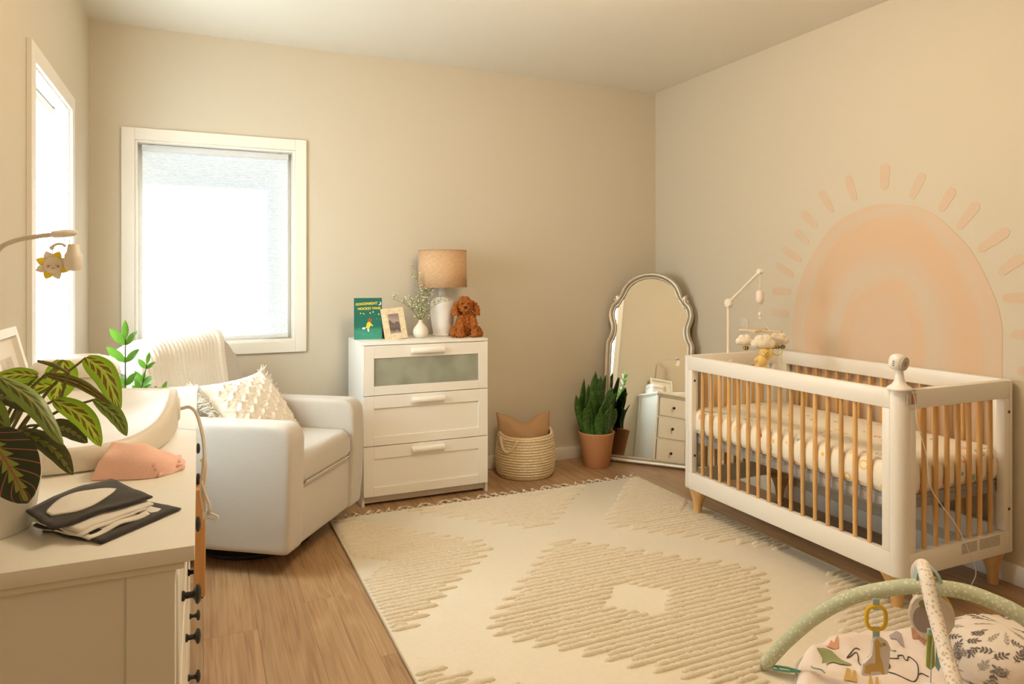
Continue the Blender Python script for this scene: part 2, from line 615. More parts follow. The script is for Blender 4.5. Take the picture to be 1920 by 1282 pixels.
# painted sun on the right wall ----------------------------------------
def mural_mats():
    m, nt, b = nodes_of('peach_wall_paint', (0.70, 0.50, 0.34), 0.75)
    tc = nt.nodes.new('ShaderNodeTexCoord')
    mp = nt.nodes.new('ShaderNodeMapping')
    mp.inputs['Scale'].default_value = (0.0, 1 / 0.595, 1 / 0.72)
    nt.links.new(tc.outputs['Object'], mp.inputs['Vector'])
    ln = nt.nodes.new('ShaderNodeVectorMath'); ln.operation = 'LENGTH'
    nt.links.new(mp.outputs[0], ln.inputs[0])
    n = nt.nodes.new('ShaderNodeTexNoise')
    n.inputs['Scale'].default_value = 2.2; n.inputs['Detail'].default_value = 2
    nt.links.new(tc.outputs['Object'], n.inputs['Vector'])
    r0 = mathn(nt, 'ADD', ln.outputs['Value'], mathn(nt, 'MULTIPLY', mathn(nt, 'SUBTRACT', n.outputs['Fac'], 0.5), 0.22))
    # brush streaks follow the arch: noise that varies quickly with radius and slowly round it
    cx = nt.nodes.new('ShaderNodeCombineXYZ')
    nt.links.new(mathn(nt, 'MULTIPLY', r0, 26.0), cx.inputs[0])
    sp = nt.nodes.new('ShaderNodeSeparateXYZ'); nt.links.new(mp.outputs[0], sp.inputs[0])
    nt.links.new(mathn(nt, 'MULTIPLY', mathn(nt, 'ARCTAN2', sp.outputs[2], sp.outputs[1]), 1.3), cx.inputs[1])
    n2 = nt.nodes.new('ShaderNodeTexNoise'); n2.inputs['Scale'].default_value = 1; n2.inputs['Detail'].default_value = 3
    nt.links.new(cx.outputs[0], n2.inputs['Vector'])
    r1 = mathn(nt, 'ADD', r0, mathn(nt, 'MULTIPLY', mathn(nt, 'SUBTRACT', n2.outputs['Fac'], 0.5), 0.20))
    P0, P1, P2, P3 = (0.64, 0.49, 0.355), (0.655, 0.47, 0.315), (0.622, 0.515, 0.395), (0.645, 0.495, 0.37)
    cr = ramp(nt, [(0.0, P3), (0.30, P0), (0.38, P1), (0.46, P2), (0.54, P2), (0.60, P0), (0.72, P1), (0.82, P1), (0.90, P2), (0.94, P0), (1.0, P0)])
    nt.links.new(r1, cr.inputs[0])
    nt.links.new(cr.outputs[0], b.inputs['Base Color'])
    m2, nt, b = nodes_of('peach_ray_paint', (0.66, 0.46, 0.31), 0.75)
    tc = nt.nodes.new('ShaderNodeTexCoord')
    n = nt.nodes.new('ShaderNodeTexNoise'); n.inputs['Scale'].default_value = 9; n.inputs['Detail'].default_value = 3
    nt.links.new(tc.outputs['Object'], n.inputs['Vector'])
    cr = ramp(nt, [(0.3, (0.645, 0.475, 0.335)), (0.7, (0.62, 0.51, 0.39))])
    nt.links.new(n.outputs['Fac'], cr.inputs[0]); nt.links.new(cr.outputs[0], b.inputs['Base Color'])
    return m, m2
ARCHP, RAYP = mural_mats()
mur = thing('sun_mural', (XR, 2.508, 1.0), 'peach half sun with rays painted on the wall behind the crib', 'mural')
out = []
for i in range(65):
    a = PI * i / 64
    w = 1 + 0.006 * math.sin(a * 7) + 0.004 * math.sin(a * 13 + 1)
    out.append((0.594 * math.cos(a) * w, 0.711 * math.sin(a) * w))
out = [(0.596, -0.5)] + out + [(-0.594, -0.5)]
b = BM(); prism(b, out, -0.0016, -0.0002, 'yz')
obj('arch', b, ARCHP, mur, smooth=0)
RAYS = [((3.276, 1.111), (3.131, 1.109)), ((3.267, 1.243), (3.114, 1.243)), ((3.237, 1.401), (3.098, 1.336)), ((3.185, 1.504), (3.045, 1.427)),
        ((3.082, 1.602), (2.986, 1.522)), ((3.037, 1.712), (2.925, 1.614)), ((2.903, 1.819), (2.815, 1.694)), ((2.723, 1.881), (2.669, 1.742)),
        ((2.49, 1.914), (2.496, 1.78)), ((2.284, 1.84), (2.345, 1.718)), ((2.133, 1.747), (2.198, 1.645)), ((2.02, 1.669), (2.113, 1.556)),
        ((1.888, 1.54), (2.02, 1.451)), ((1.832, 1.422), (1.932, 1.344)), ((1.796, 1.244), (1.914, 1.238)), ((1.765, 1.095), (1.879, 1.079)), ((1.745, 0.951), (1.853, 0.922))]
for k, ((y0, z0), (y1, z1)) in enumerate(RAYS):
    a, c = Vector((y0, z0)), Vector((y1, z1))
    d = (c - a); ln = d.length; d.normalize(); nrm = Vector((-d.y, d.x))
    w0 = 0.026 if k != 8 else 0.031
    w1 = w0 * 0.72
    pts = []
    for s in (1, -1):
        row = []
        for i in range(9):
            t = i / 8
            e = min(1, (min(t, 1 - t) / 0.12)) ** 0.5 if 0 < t < 1 else 0.45
            wob = 1 + 0.10 * noise.noise(Vector((k * 3.1, t * 5, s)))
            row.append(a + d * (t * ln) + nrm * (s * (w0 + (w1 - w0) * t) * e * wob))
        pts += row if s == 1 else row[::-1]
    b = BM(); prism(b, [(p.x - 2.508, p.y - 1.0) for p in pts], -0.0016, -0.0002, 'yz')
    obj('ray', b, RAYP, mur, smooth=0)

# light switch on the right wall
sw = thing('light_switch', (XR, 3.507, 1.0), 'white rocker light switch plate on the wall behind the crib mobile', 'switch')
b = BM(); box(b, -0.006, 0, -0.037, 0.037, -0.06, 0.06, bevel=0.002); SWP = mat('almond_plastic', (0.66, 0.60, 0.51), 0.4)
obj('plate', b, SWP, sw)
b = BM(); box(b, -0.010, -0.005, -0.017, 0.017, -0.034, 0.034, bevel=0.002); obj('rocker', b, SWP, sw)

# ================================================================== white three-drawer chest
CH = thing('chest_of_drawers', (0.856, 4.014, 0), 'white three drawer chest with frosted glass panel in the top drawer', 'dresser', rot=(0, 0, math.radians(-0.3)))
cw_, cd_, chh = 0.78, 0.405, 0.95
b = BM(); box(b, 0, cw_, -0.004, cd_, chh - 0.017, chh, bevel=0.0015); obj('top', b, WHITE, CH)
for x in (0, cw_ - 0.016):
    b = BM(); box(b, x, x + 0.016, 0, cd_, 0, chh - 0.017, bevel=0.001, seg=1); obj('side_panel', b, WHITE, CH)
b = BM(); box(b, 0.016, cw_ - 0.016, 0.03, 0.045, 0.012, 0.075); obj('plinth', b, WHITE, CH)
b = BM(); box(b, 0.016, cw_ - 0.016, cd_ - 0.02, cd_ - 0.012, 0.05, chh - 0.017); obj('back_panel', b, WHITE, CH)
FROST, fnt, fbs = nodes_of('frosted_glass', (0.40, 0.44, 0.37), 0.45)
fbs.inputs['Specular IOR Level'].default_value = 0.4
tcn = fnt.nodes.new('ShaderNodeTexCoord'); nn = fnt.nodes.new('ShaderNodeTexNoise'); nn.inputs['Scale'].default_value = 7; nn.inputs['Detail'].default_value = 1
fnt.links.new(tcn.outputs['Object'], nn.inputs['Vector'])
cr = ramp(fnt, [(0.35, (0.25, 0.275, 0.22)), (0.6, (0.34, 0.365, 0.295))]); fnt.links.new(nn.outputs['Fac'], cr.inputs[0]); fnt.links.new(cr.outputs[0], fbs.inputs['Base Color'])
for k, (z0, z1) in enumerate(((0.644, 0.930), (0.352, 0.640), (0.060, 0.348))):
    x0, x1 = 0.006, cw_ - 0.006
    b = BM()
    st, rt, rb = 0.061, 0.072, 0.052
    # rails and stiles
    box(b, x0, x0 + st, -0.018, 0, z0, z1, bevel=0.0012, seg=1)
    box(b, x1 - st, x1, -0.018, 0, z0, z1, bevel=0.0012, seg=1)
    box(b, x0 + st, x1 - st, -0.018, 0, z1 - rt, z1, bevel=0.0012, seg=1)
    box(b, x0 + st, x1 - st, -0.018, 0, z0, z0 + rb, bevel=0.0012, seg=1)
    box(b, x0 + 0.03, x1 - 0.03, -0.009 if k else -0.002, 0.012, z0 + 0.02, z1 - 0.02)
    dr = obj('drawer', b, WHITE, CH)
    if k == 0:
        g = BM(); box(g, x0 + st, x1 - st, -0.013, -0.006, z0 + rb, z1 - rt, bevel=0.0006, seg=1)
        tag(obj('glass_panel', g, FROST, dr), 'frosted grey green glass panel')
    hb = BM()
    hz = z1 - 0.040
    prism(hb, [(-0.018, hz - 0.004), (-0.040, hz - 0.008), (-0.044, hz + 0.001), (-0.042, hz + 0.012), (-0.036, hz + 0.018), (-0.018, hz + 0.020)], 0.288, 0.492, 'yz', bevel=0.0015)
    obj('handle', hb, WHITE, dr)

# ---- table lamp on the chest
T = 0.95
LP = thing('table_lamp', (1.434, 4.285, T), 'white ceramic bottle lamp with tan woven drum shade', 'lamp')
prof = [(0.0, 0.0), (0.055, 0.0), (0.062, 0.004), (0.063, 0.014), (0.060, 0.018), (0.066, 0.05), (0.074, 0.10), (0.079, 0.15), (0.080, 0.185), (0.075, 0.215), (0.060, 0.238), (0.040, 0.252), (0.026, 0.260), (0.024, 0.27), (0.024, 0.335), (0.0, 0.336)]
b = BM(); lathe(b, prof, 40, cap=False)
obj('ceramic_base', b, mat('matte_white_ceramic', (0.80, 0.78, 0.75), 0.45), LP)
BURLAP, bnt, bb = nodes_of('burlap', (0.55, 0.35, 0.19), 0.85)
def weave(nt, bsdf, c0, c1, sx, sy, bump=0.3, src='UV'):
    tc = nt.nodes.new('ShaderNodeTexCoord')
    outs = []
    for sc_ in ((sx, sy * 6, 1), (sx * 6, sy, 1)):
        mp = nt.nodes.new('ShaderNodeMapping'); mp.inputs['Scale'].default_value = sc_
        nt.links.new(tc.outputs[src], mp.inputs['Vector'])
        n = nt.nodes.new('ShaderNodeTexNoise'); n.inputs['Scale'].default_value = 1; n.inputs['Detail'].default_value = 3
        nt.links.new(mp.outputs[0], n.inputs['Vector'])
        outs.append(n.outputs['Fac'])
    s = mathn(nt, 'MULTIPLY', mathn(nt, 'ADD', outs[0], outs[1]), 0.5)
    cr = ramp(nt, [(0.38, c0), (0.62, c1)])
    nt.links.new(s, cr.inputs[0]); nt.links.new(cr.outputs[0], bsdf.inputs['Base Color'])
    bp = nt.nodes.new('ShaderNodeBump'); bp.inputs['Strength'].default_value = bump; bp.inputs['Distance'].default_value = 0.002
    nt.links.new(s, bp.inputs['Height']); nt.links.new(bp.outputs[0], bsdf.inputs['Normal'])
weave(bnt, bb, (0.48, 0.30, 0.165), (0.66, 0.44, 0.26), 40, 14)
b = BM()
R0, R1, h0, h1 = 0.153, 0.158, 0.315, 0.548
grid(b, lambda u, v: Vector(((R1 + (R0 - R1) * v) * math.cos(2 * PI * u), (R1 + (R0 - R1) * v) * math.sin(2 * PI * u), h0 + (h1 - h0) * v)), 65, 3, uv=True)
for f in list(b.faces): pass
shade = obj('lamp_shade', b, BURLAP, LP, smooth=180)
sm_ = shade.modifiers.new('thick', 'SOLIDIFY'); sm_.thickness = 0.002
for z, r in ((h0, R1), (h1, R0)):
    b = BM(); tube(b, [(r * math.cos(2 * PI * i / 48), r * math.sin(2 * PI * i / 48), z) for i in range(48)], 0.0028, 6, closed=True)
    obj('shade_rim', b, mat('burlap_trim', (0.45, 0.27, 0.14), 0.8), shade)
b = BM()
lathe(b, [(0.0, 0.50), (0.010, 0.505), (0.010, 0.515), (0.0, 0.52)], 12)
for k in range(3):
    a = 2 * PI * k / 3 + .4
    tube(b, [(0, 0, 0.51), (0.15 * math.cos(a), 0.15 * math.sin(a), 0.535)], 0.0018, 6)
tube(b, [(0, 0, 0.33), (0, 0, 0.51)], 0.006, 8)
obj('harp', b, mat('brass', (0.6, 0.45, 0.2), 0.35, metal=1.0), LP)

# ---- green picture book
BK = thing('picture_book', (0.938, 4.215, T), 'green children\'s book with yellow title standing on the white chest', 'book', rot=(math.radians(-5), 0, math.radians(-9)))
bw, bh, bt = 0.166, 0.252, 0.011
TEAL, tnt, tb = nodes_of('teal_cover', (0.012, 0.15, 0.105), 0.35)
tc = tnt.nodes.new('ShaderNodeTexCoord'); sp = tnt.nodes.new('ShaderNodeSeparateXYZ'); tnt.links.new(tc.outputs['Object'], sp.inputs[0])
nz_ = tnt.nodes.new('ShaderNodeTexNoise'); nz_.inputs['Scale'].default_value = 25; tnt.links.new(tc.outputs['Object'], nz_.inputs['Vector'])
cr = ramp(tnt, [(0.0, (0.05, 0.30, 0.21)), (0.24, (0.035, 0.25, 0.175)), (0.30, (0.008, 0.155, 0.11)), (1.0, (0.010, 0.125, 0.10))])
hgt = mathn(tnt, 'ADD', mathn(tnt, 'MULTIPLY', sp.outputs[2], 1 / bh), mathn(tnt, 'MULTIPLY', mathn(tnt, 'SUBTRACT', nz_.outputs['Fac'], 0.5), 0.12))
tnt.links.new(hgt, cr.inputs[0]); tnt.links.new(cr.outputs[0], tb.inputs['Base Color'])
b = BM()
box(b, -bw / 2, bw / 2, 0, 0.0022, 0, bh, bevel=0.0006, seg=1)
box(b, -bw / 2, bw / 2, bt - 0.0022, bt, 0, bh, bevel=0.0006, seg=1)
box(b, -bw / 2 - 0.001, -bw / 2 + 0.002, 0, bt, 0, bh, bevel=0.0006, seg=1)
obj('cover', b, TEAL, BK)
b = BM(); box(b, -bw / 2 + 0.002, bw / 2 - 0.003, 0.0022, bt - 0.0022, 0.003, bh - 0.003)
obj('pages', b, mat('paper', (0.82, 0.78, 0.68), 0.8), BK)
YEL = mat('print_yellow', (0.80, 0.62, 0.05), 0.5)
def printed(name, bm, m, parent, x, z, roty=0.0, y=-0.0004):
    # flat artwork drawn in x/z, facing -y
    bmesh.ops.transform(bm, matrix=Matrix.Translation((x, y, z)) @ Matrix.Rotation(roty, 4, 'Y') @ Matrix.Rotation(PI / 2, 4, 'X'), verts=bm.verts)
    return obj(name, bm, m, parent, smooth=0)
printed('title_lettering', text_bm('GOODNIGHT', 0.0212, bold=0.0006), YEL, BK, -0.009, 0.216, -0.05)
printed('title_lettering', text_bm('HOCKEY FANS', 0.0205, bold=0.0006), YEL, BK, 0.006, 0.187, -0.03)
def flat_poly(pts):
    b = BM(); prism(b, pts, -0.0003, 0.0003, 'xy'); return b
def star(r0, r1, n=5):
    return [((r0 if i % 2 == 0 else r1) * math.sin(PI * i / n), (r0 if i % 2 == 0 else r1) * math.cos(PI * i / n)) for i in range(2 * n)]
WH = mat('print_white', (0.85, 0.85, 0.80), 0.6)
moon = [(0.011 * math.cos(a), 0.011 * math.sin(a)) for a in [PI * 0.55 - i * PI * 1.2 / 12 for i in range(13)]]
moon += [(0.009 * math.cos(a) - 0.004, 0.009 * math.sin(a) + 0.002) for a in [PI * 0.55 - i * PI * 1.2 / 12 for i in range(12, -1, -1)]]
printed('moon_print', flat_poly(moon), WH, BK, 0.068, 0.218)
random.seed(3)
for k in range(5):
    printed('star_print', flat_poly(star(0.006, 0.003)), mat('print_pale_yellow', (0.75, 0.7, 0.2), 0.6), BK, (-0.045, -0.028, 0.012, 0.03, 0.064)[k], (0.158, 0.157, 0.16, 0.166, 0.152)[k])
b = BM()
for k in range(26):
    x, z = random.uniform(-.075, .075), random.uniform(0.02, .24)
    ball(b, (x, -0.0002, z), 0.0012, (1, .3, 1), 6, 4)
tag(obj('snow_dots', b, WH, BK), None, kind='stuff')
b = BM()   # running hockey player in a yellow jersey
prism(b, [(-0.014, 0.070), (0.004, 0.066), (0.016, 0.085), (0.013, 0.104), (0.002, 0.110), (-0.008, 0.096)], -0.0006, 0.0, 'xz', mi=0)
prism(b, [(-0.014, 0.070), (-0.026, 0.060), (-0.036, 0.064), (-0.034, 0.072), (-0.020, 0.074)], -0.0005, 0.0, 'xz', mi=1)
prism(b, [(-0.006, 0.066), (0.004, 0.066), (0.006, 0.048), (-0.002, 0.046)], -0.0005, 0.0, 'xz', mi=1)
prism(b, [(0.013 * math.cos(a) + 0.010, 0.013 * math.sin(a) + 0.117) for a in [2 * PI * i / 14 for i in range(14)]], -0.0008, 0.0, 'xz', mi=2)
prism(b, [(0.010, 0.092), (0.024, 0.078), (0.030, 0.082), (0.014, 0.100)], -0.0006, 0.0, 'xz', mi=0)
obj('skater_print', b, [YEL, WH, mat('print_auburn', (0.33, 0.09, 0.03), 0.6)], BK, smooth=0)
b = BM()
for k in range(4):
    z = 0.028 + 0.009 * k
    tube(b, catmull([(-0.08 + 0.04 * i, -0.0003, z + 0.006 * math.sin(i * 1.7 + k)) for i in range(5)], 5), 0.0007, 4)
obj('ice_lines', b, mat('print_mint', (0.10, 0.42, 0.32), 0.6), BK)

# ---- bone-inlay picture frame
PF = thing('framed_photo', (1.103, 4.165, T), 'cream inlaid photo frame leaning back beside the green book', 'picture frame', rot=(0, 0, math.radians(2)))
A = Matrix.Rotation(math.radians(-14), 4, 'X') @ Matrix.Rotation(math.radians(-5.5), 4, 'Y')
fw, fh, fs = 0.142, 0.195, 0.038
b = BM()
for q in ((-fw / 2, -fw / 2 + fs, 0, fh), (fw / 2 - fs, fw / 2, 0, fh), (-fw / 2 + fs, fw / 2 - fs, fh - fs, fh), (-fw / 2 + fs, fw / 2 - fs, 0, fs)):
    box(b, q[0], q[1], 0, 0.014, q[2], q[3], bevel=0.0012, seg=1, M=A)
BONE, bnt2, bb2 = nodes_of('bone_inlay', (0.74, 0.62, 0.42), 0.4)
tc = bnt2.nodes.new('ShaderNodeTexCoord'); vo = bnt2.nodes.new('ShaderNodeTexVoronoi'); vo.inputs['Scale'].default_value = 60
bnt2.links.new(tc.outputs['Object'], vo.inputs['Vector'])
cr = ramp(bnt2, [(0.0, (0.80, 0.70, 0.50)), (1.0, (0.66, 0.52, 0.32))]); bnt2.links.new(vo.outputs['Color'], cr.inputs[0]); bnt2.links.new(cr.outputs[0], bb2.inputs['Base Color'])
obj('frame', b, BONE, PF)
b = BM()
pts = []
iw, ih = 0.066, 0.119
nx, nzz = 8, 14
for i in range(nx * 2): pts.append((-iw / 2 + iw * i / (nx * 2), 0.038 + (0.0016 if i % 2 else -0.0012)))
for i in range(nzz * 2): pts.append((iw / 2 + (0.0012 if i % 2 else -0.0016), 0.038 + ih * i / (nzz * 2)))
for i in range(nx * 2): pts.append((iw / 2 - iw * i / (nx * 2), 0.038 + ih + (-0.0016 if i % 2 else 0.0012)))
for i in range(nzz * 2): pts.append((-iw / 2 + (-0.0012 if i % 2 else 0.0016), 0.038 + ih - ih * i / (nzz * 2)))
prism(b, pts, -0.0006, 0.006, 'xz', M=A)
PHOTO, pnt, pb = nodes_of('sepia_photo_print', (0.2, 0.15, 0.13), 0.3)
tc = pnt.nodes.new('ShaderNodeTexCoord'); sp = pnt.nodes.new('ShaderNodeSeparateXYZ'); pnt.links.new(tc.outputs['Object'], sp.inputs[0])
nq = pnt.nodes.new('ShaderNodeTexNoise'); nq.inputs['Scale'].default_value = 38; pnt.links.new(tc.outputs['Object'], nq.inputs['Vector'])
hz_ = mathn(pnt, 'ADD', mathn(pnt, 'MULTIPLY', sp.outputs[2], 1 / 0.19), mathn(pnt, 'MULTIPLY', mathn(pnt, 'SUBTRACT', nq.outputs['Fac'], 0.5), 0.35))
cr = ramp(pnt, [(0.20, (0.33, 0.27, 0.25)), (0.30, (0.10, 0.075, 0.07)), (0.42, (0.17, 0.13, 0.12)), (0.52, (0.11, 0.085, 0.08)), (0.58, (0.40, 0.32, 0.31)), (0.80, (0.24, 0.18, 0.18))])
pnt.links.new(hz_, cr.inputs[0]); pnt.links.new(cr.outputs[0], pb.inputs['Base Color'])
obj('photo', b, PHOTO, PF, smooth=0)
b = BM(); box(b, -0.066, 0.066, 0.014, 0.017, 0.004, fh - 0.004, M=A); prism(b, [(0.048, 0.10), (0.085, 0.001), (0.095, 0.001), (0.054, 0.12)], -0.075, -0.035, 'yz')
obj('easel_back', b, mat('brown_board', (0.25, 0.12, 0.06), 0.6), PF)

# ---- bud vase and flower sprigs
VS = thing('bud_vase', (1.262, 4.20, T), 'small white bulb vase holding sprigs in front of the lamp', 'vase')
b = BM(); lathe(b, [(0.0, 0.0), (0.026, 0.0), (0.036, 0.006), (0.047, 0.026), (0.048, 0.042), (0.042, 0.060), (0.028, 0.078), (0.014, 0.094), (0.0105, 0.106), (0.0105, 0.112), (0.007, 0.112), (0.007, 0.095), (0.0, 0.09)], 36, cap=False)
obj('vase_body', b, mat('bone_ceramic', (0.74, 0.70, 0.62), 0.5), VS)
STEM = mat('sprig_stem', (0.16, 0.14, 0.05), 0.6)
SPRIG = mat('sprig_green', (0.42, 0.54, 0.17), 0.6, noise_scale=40, noise_amt=0.35, translucent=0.3)
BLOOM = mat('tiny_bloom', (0.86, 0.85, 0.74), 0.7)
V0 = Vector((1.262, 4.20, T + 0.10))
SPRIGS = [((-0.020, 0.02, 0.34), 0.10, 'tallest sprig of white blooms rising straight up from the bud vase'),
          ((0.090, 0.03, 0.22), 0.10, 'sprig leaning towards the lamp neck under the tan shade'),
          ((0.175, -0.045, 0.135), 0.09, 'low sprig reaching across the white lamp base'),
          ((-0.060, 0.03, 0.14), 0.08, 'short sprig beside the top corner of the photo frame'),
          ((-0.175, 0.055, 0.145), 0.12, 'sprig spreading behind the photo frame toward the book'),
          ((0.040, 0.045, 0.20), 0.09, 'sprig in the middle of the bud vase in front of the lamp neck')]
def blade(bm, p, d, up, ln, wd):
    d = d.normalized(); s = d.cross(up)
    if s.length < 1e-3: s = d.orthogonal()
    s.normalize(); n = s.cross(d)
    q = [p, p + d * ln * 0.45 + s * wd + n * ln * 0.06, p + d * ln, p + d * ln * 0.45 - s * wd + n * ln * 0.06]
    vs = [bm.verts.new(x) for x in q]
    bm.faces.new((vs[0], vs[1], vs[2])); bm.faces.new((vs[0], vs[2], vs[3]))
for k, (e, spread, lab) in enumerate(SPRIGS):
    random.seed(40 + k)
    sp_ = thing('flower_sprig', V0, lab, 'flowers', 'sprigs in the bud vase')
    E_ = Vector(e)
    curve = catmull([(0, 0, -0.06), (0, 0, 0.0), E_ * 0.45 + Vector((0, 0, 0.035)), E_], 8)
    b = BM(); tube(b, curve, lambda t: 0.0016 - 0.0009 * t, 5)
    lb, fb_ = BM(), BM()
    for i in range(30):
        t = random.uniform(0.40, 1.0)
        p = curve[int(t * (len(curve) - 1))]
        d = Vector((random.uniform(-1, 1), random.uniform(-.7, .7), random.uniform(0.1, 1.1))).normalized()
        ln = random.uniform(0.02, 0.05) * (spread / 0.09)
        q = p + d * ln
        tube(b, [p, p.lerp(q, .5) + Vector((0, 0, -.003)), q], 0.0006, 4)
        for j in range(5):
            r = p.lerp(q, random.uniform(.3, 1))
            blade(lb, r, Vector((random.uniform(-1, 1), random.uniform(-1, 1), random.uniform(-.2, 1))), Vector((0, 0, 1)), random.uniform(.010, .020), .0024)
        if random.random() < .65:
            for j in range(5):
                a = 2 * PI * j / 5
                ball(fb_, q + Vector((0.0025 * math.cos(a), 0.0012 * math.sin(a), 0.0025 * math.sin(a))), 0.0032, (1, 1, .6), 6, 4)
    obj('stem', b, STEM, sp_)
    tag(obj('leaves', lb, SPRIG, sp_, smooth=0), None, kind='stuff')
    tag(obj('blooms', fb_, BLOOM, sp_), 'tiny white blooms', kind='stuff')

# ---- plush poodle
DG = thing('plush_puppy', (1.548, 4.165, T), 'rust brown curly plush puppy sitting on the end of the white chest', 'stuffed toy', rot=(0, 0, math.radians(-8)))
b = BM()
ball(b, (0, 0.01, 0.075), 0.062, (1, .95, 1.2))
ball(b, (0, 0.0, 0.13), 0.05, (.95, .9, 1))
ball(b, (-0.005, -0.008, 0.195), 0.054, (1.0, .95, .95))
ball(b, (-0.005, 0.0, 0.228), 0.036, (1.1, 1, .7))
ball(b, (-0.014, -0.052, 0.180), 0.031, (1.0, 1.0, .85))
for s in (-1, 1):
    tube(b, [(s * 0.036, -0.02, 0.13), (s * 0.044, -0.05, 0.07), (s * 0.046, -0.062, 0.02)], lambda t: 0.022 - 0.001 * t, 10)
    ball(b, (s * 0.047, -0.070, 0.018), 0.027, (1, 1.2, .72))
    ball(b, (s * 0.068, 0.01, 0.032), 0.036, (.8, 1.1, .9))
    ball(b, (s * 0.082, -0.035, 0.020), 0.026, (.85, 1.3, .78))
ball(b, (0.085, 0.04, 0.035), 0.026)
FUR = mat('rust_curly_plush', (0.33, 0.098, 0.012), 0.95, noise_scale=75, noise_amt=0.75, bump=1.0, bump_scale=160)
bd = fuse(b, 0.0030, 0.016, 62, smooth=1)
obj('body', bd, FUR, DG, smooth=180)
for s in (-1, 1):
    b = BM()
    tube(b, catmull([(s * 0.042 - .005, -0.012, 0.222), (s * 0.063 - .005, -0.022, 0.20), (s * 0.070 - .005, -0.028, 0.165), (s * 0.066 - .005, -0.03, 0.140)], 5), lambda t: 0.010 + 0.014 * t, 10, flat=1.0)
    e_ = fuse(b, 0.0030, 0.013, 65, smooth=1)
    obj('ear', e_, FUR, DG, smooth=180)
NB = mat('black_nose', (0.012, 0.010, 0.010), 0.25)
b = BM(); ball(b, (-0.018, -0.084, 0.190), 0.0085, (1.2, .8, .9), 12, 8); obj('nose', b, NB, DG)
for s in (-1, 1):
    b = BM(); ball(b, (-0.012 + s * 0.022, -0.054, 0.212), 0.0052, seg=10, rings=8); obj('eye', b, NB, DG)

# ================================================================== long white dresser along the left wall
HD = thing('long_dresser', (-0.03, 1.078, 0), 'long white eight drawer dresser with black knobs against the left wall', 'dresser')
HL, HX0 = 1.552, -0.522    # length along y; back edge in local x (front plane at x=0 local)
HT = 0.96
b = BM(); box(b, HX0 + 0.002, 0.025, 0, HL, HT - 0.022, HT, bevel=0.002); obj('top', b, HEMWHITE, HD)
b = BM(); box(b, HX0 + 0.004, 0.012, 0.012, HL - 0.012, HT - 0.036, HT - 0.022, bevel=0.003); obj('moulding', b, HEMWHITE, HD)
for y in (0.02, HL - 0.02 - 0.022):
    b = BM()
    box(b, HX0 + 0.05, -0.055, y + 0.006, y + 0.016, 0.09, HT - 0.036)
    box(b, HX0 + 0.008, HX0 + 0.06, y, y + 0.022, 0.0, HT - 0.036, bevel=0.0015, seg=1)
    box(b, -0.062, 0.0, y, y + 0.022, 0.0, HT - 0.036, bevel=0.0015, seg=1)
    box(b, HX0 + 0.06, -0.062, y, y + 0.022, 0.06, 0.13, bevel=0.0015, seg=1)
    obj('side_panel', b, HEMWHITE, HD)
b = BM(); box(b, HX0 + 0.01, HX0 + 0.018, 0.03, HL - 0.03, 0.06, HT - 0.036); obj('back_panel', b, HEMWHITE, HD)
b = BM()
box(b, -0.02, 0.0, 0.042, HL - 0.042, HT - 0.052, HT - 0.036)
for z in (0.679, 0.424):
    box(b, -0.02, -0.003, 0.042, HL - 0.042, z - 0.007, z + 0.007)
box(b, -0.02, 0.0, 0.042, HL - 0.042, 0.06, 0.126, bevel=0.0015, seg=1)
box(b, -0.02, -0.003, HL / 2 - 0.009, HL / 2 + 0.009, 0.12, HT - 0.05)
for q in (0.25, 0.75):
    box(b, -0.02, -0.003, HL * q - 0.008, HL * q + 0.008, 0.68, HT - 0.05)
obj('face_frame', b, HEMWHITE, HD)
KNOBP = [(0.0, 0.0), (0.0085, 0.0), (0.0085, 0.004), (0.0055, 0.006), (0.0055, 0.016), (0.0085, 0.019), (0.016, 0.022), (0.0165, 0.026), (0.012, 0.0295), (0.0, 0.031)]
kb = BM(); lathe(kb, KNOBP, 20, axis='x', cap=False)
KNOB = mesh_of('knob', kb, 40); KNOB.materials.append(BLACKM)
yq = [0.046 + (HL - 0.092) * i / 4 for i in range(5)]
def hem_drawer(y0, y1, z0, z1, knobs):
    b = BM()
    y0, y1 = y0 + 0.010, y1 - 0.010
    box(b, -0.05, 0.0, y0, y1, z0, z1, bevel=0.0015, seg=1)
    box(b, -0.001, 0.0035, y0 + 0.006, y1 - 0.006, z0 + 0.006, z1 - 0.006, bevel=0.002, seg=1)
    d = obj('drawer', b, HEMWHITE, HD)
    for y in knobs:
        link('knob', KNOB, None, d, (0.0035, y, (z0 + z1) / 2))
ky = [(yq[i] + yq[i + 1]) / 2 for i in range(4)]
for i in range(4):
    hem_drawer(yq[i], yq[i + 1], 0.688, 0.904, [ky[i]])
for z0, z1 in ((0.433, 0.670), (0.130, 0.415)):
    hem_drawer(yq[0], yq[2], z0, z1, ky[:2])
    hem_drawer(yq[2], yq[4], z0, z1, ky[2:])

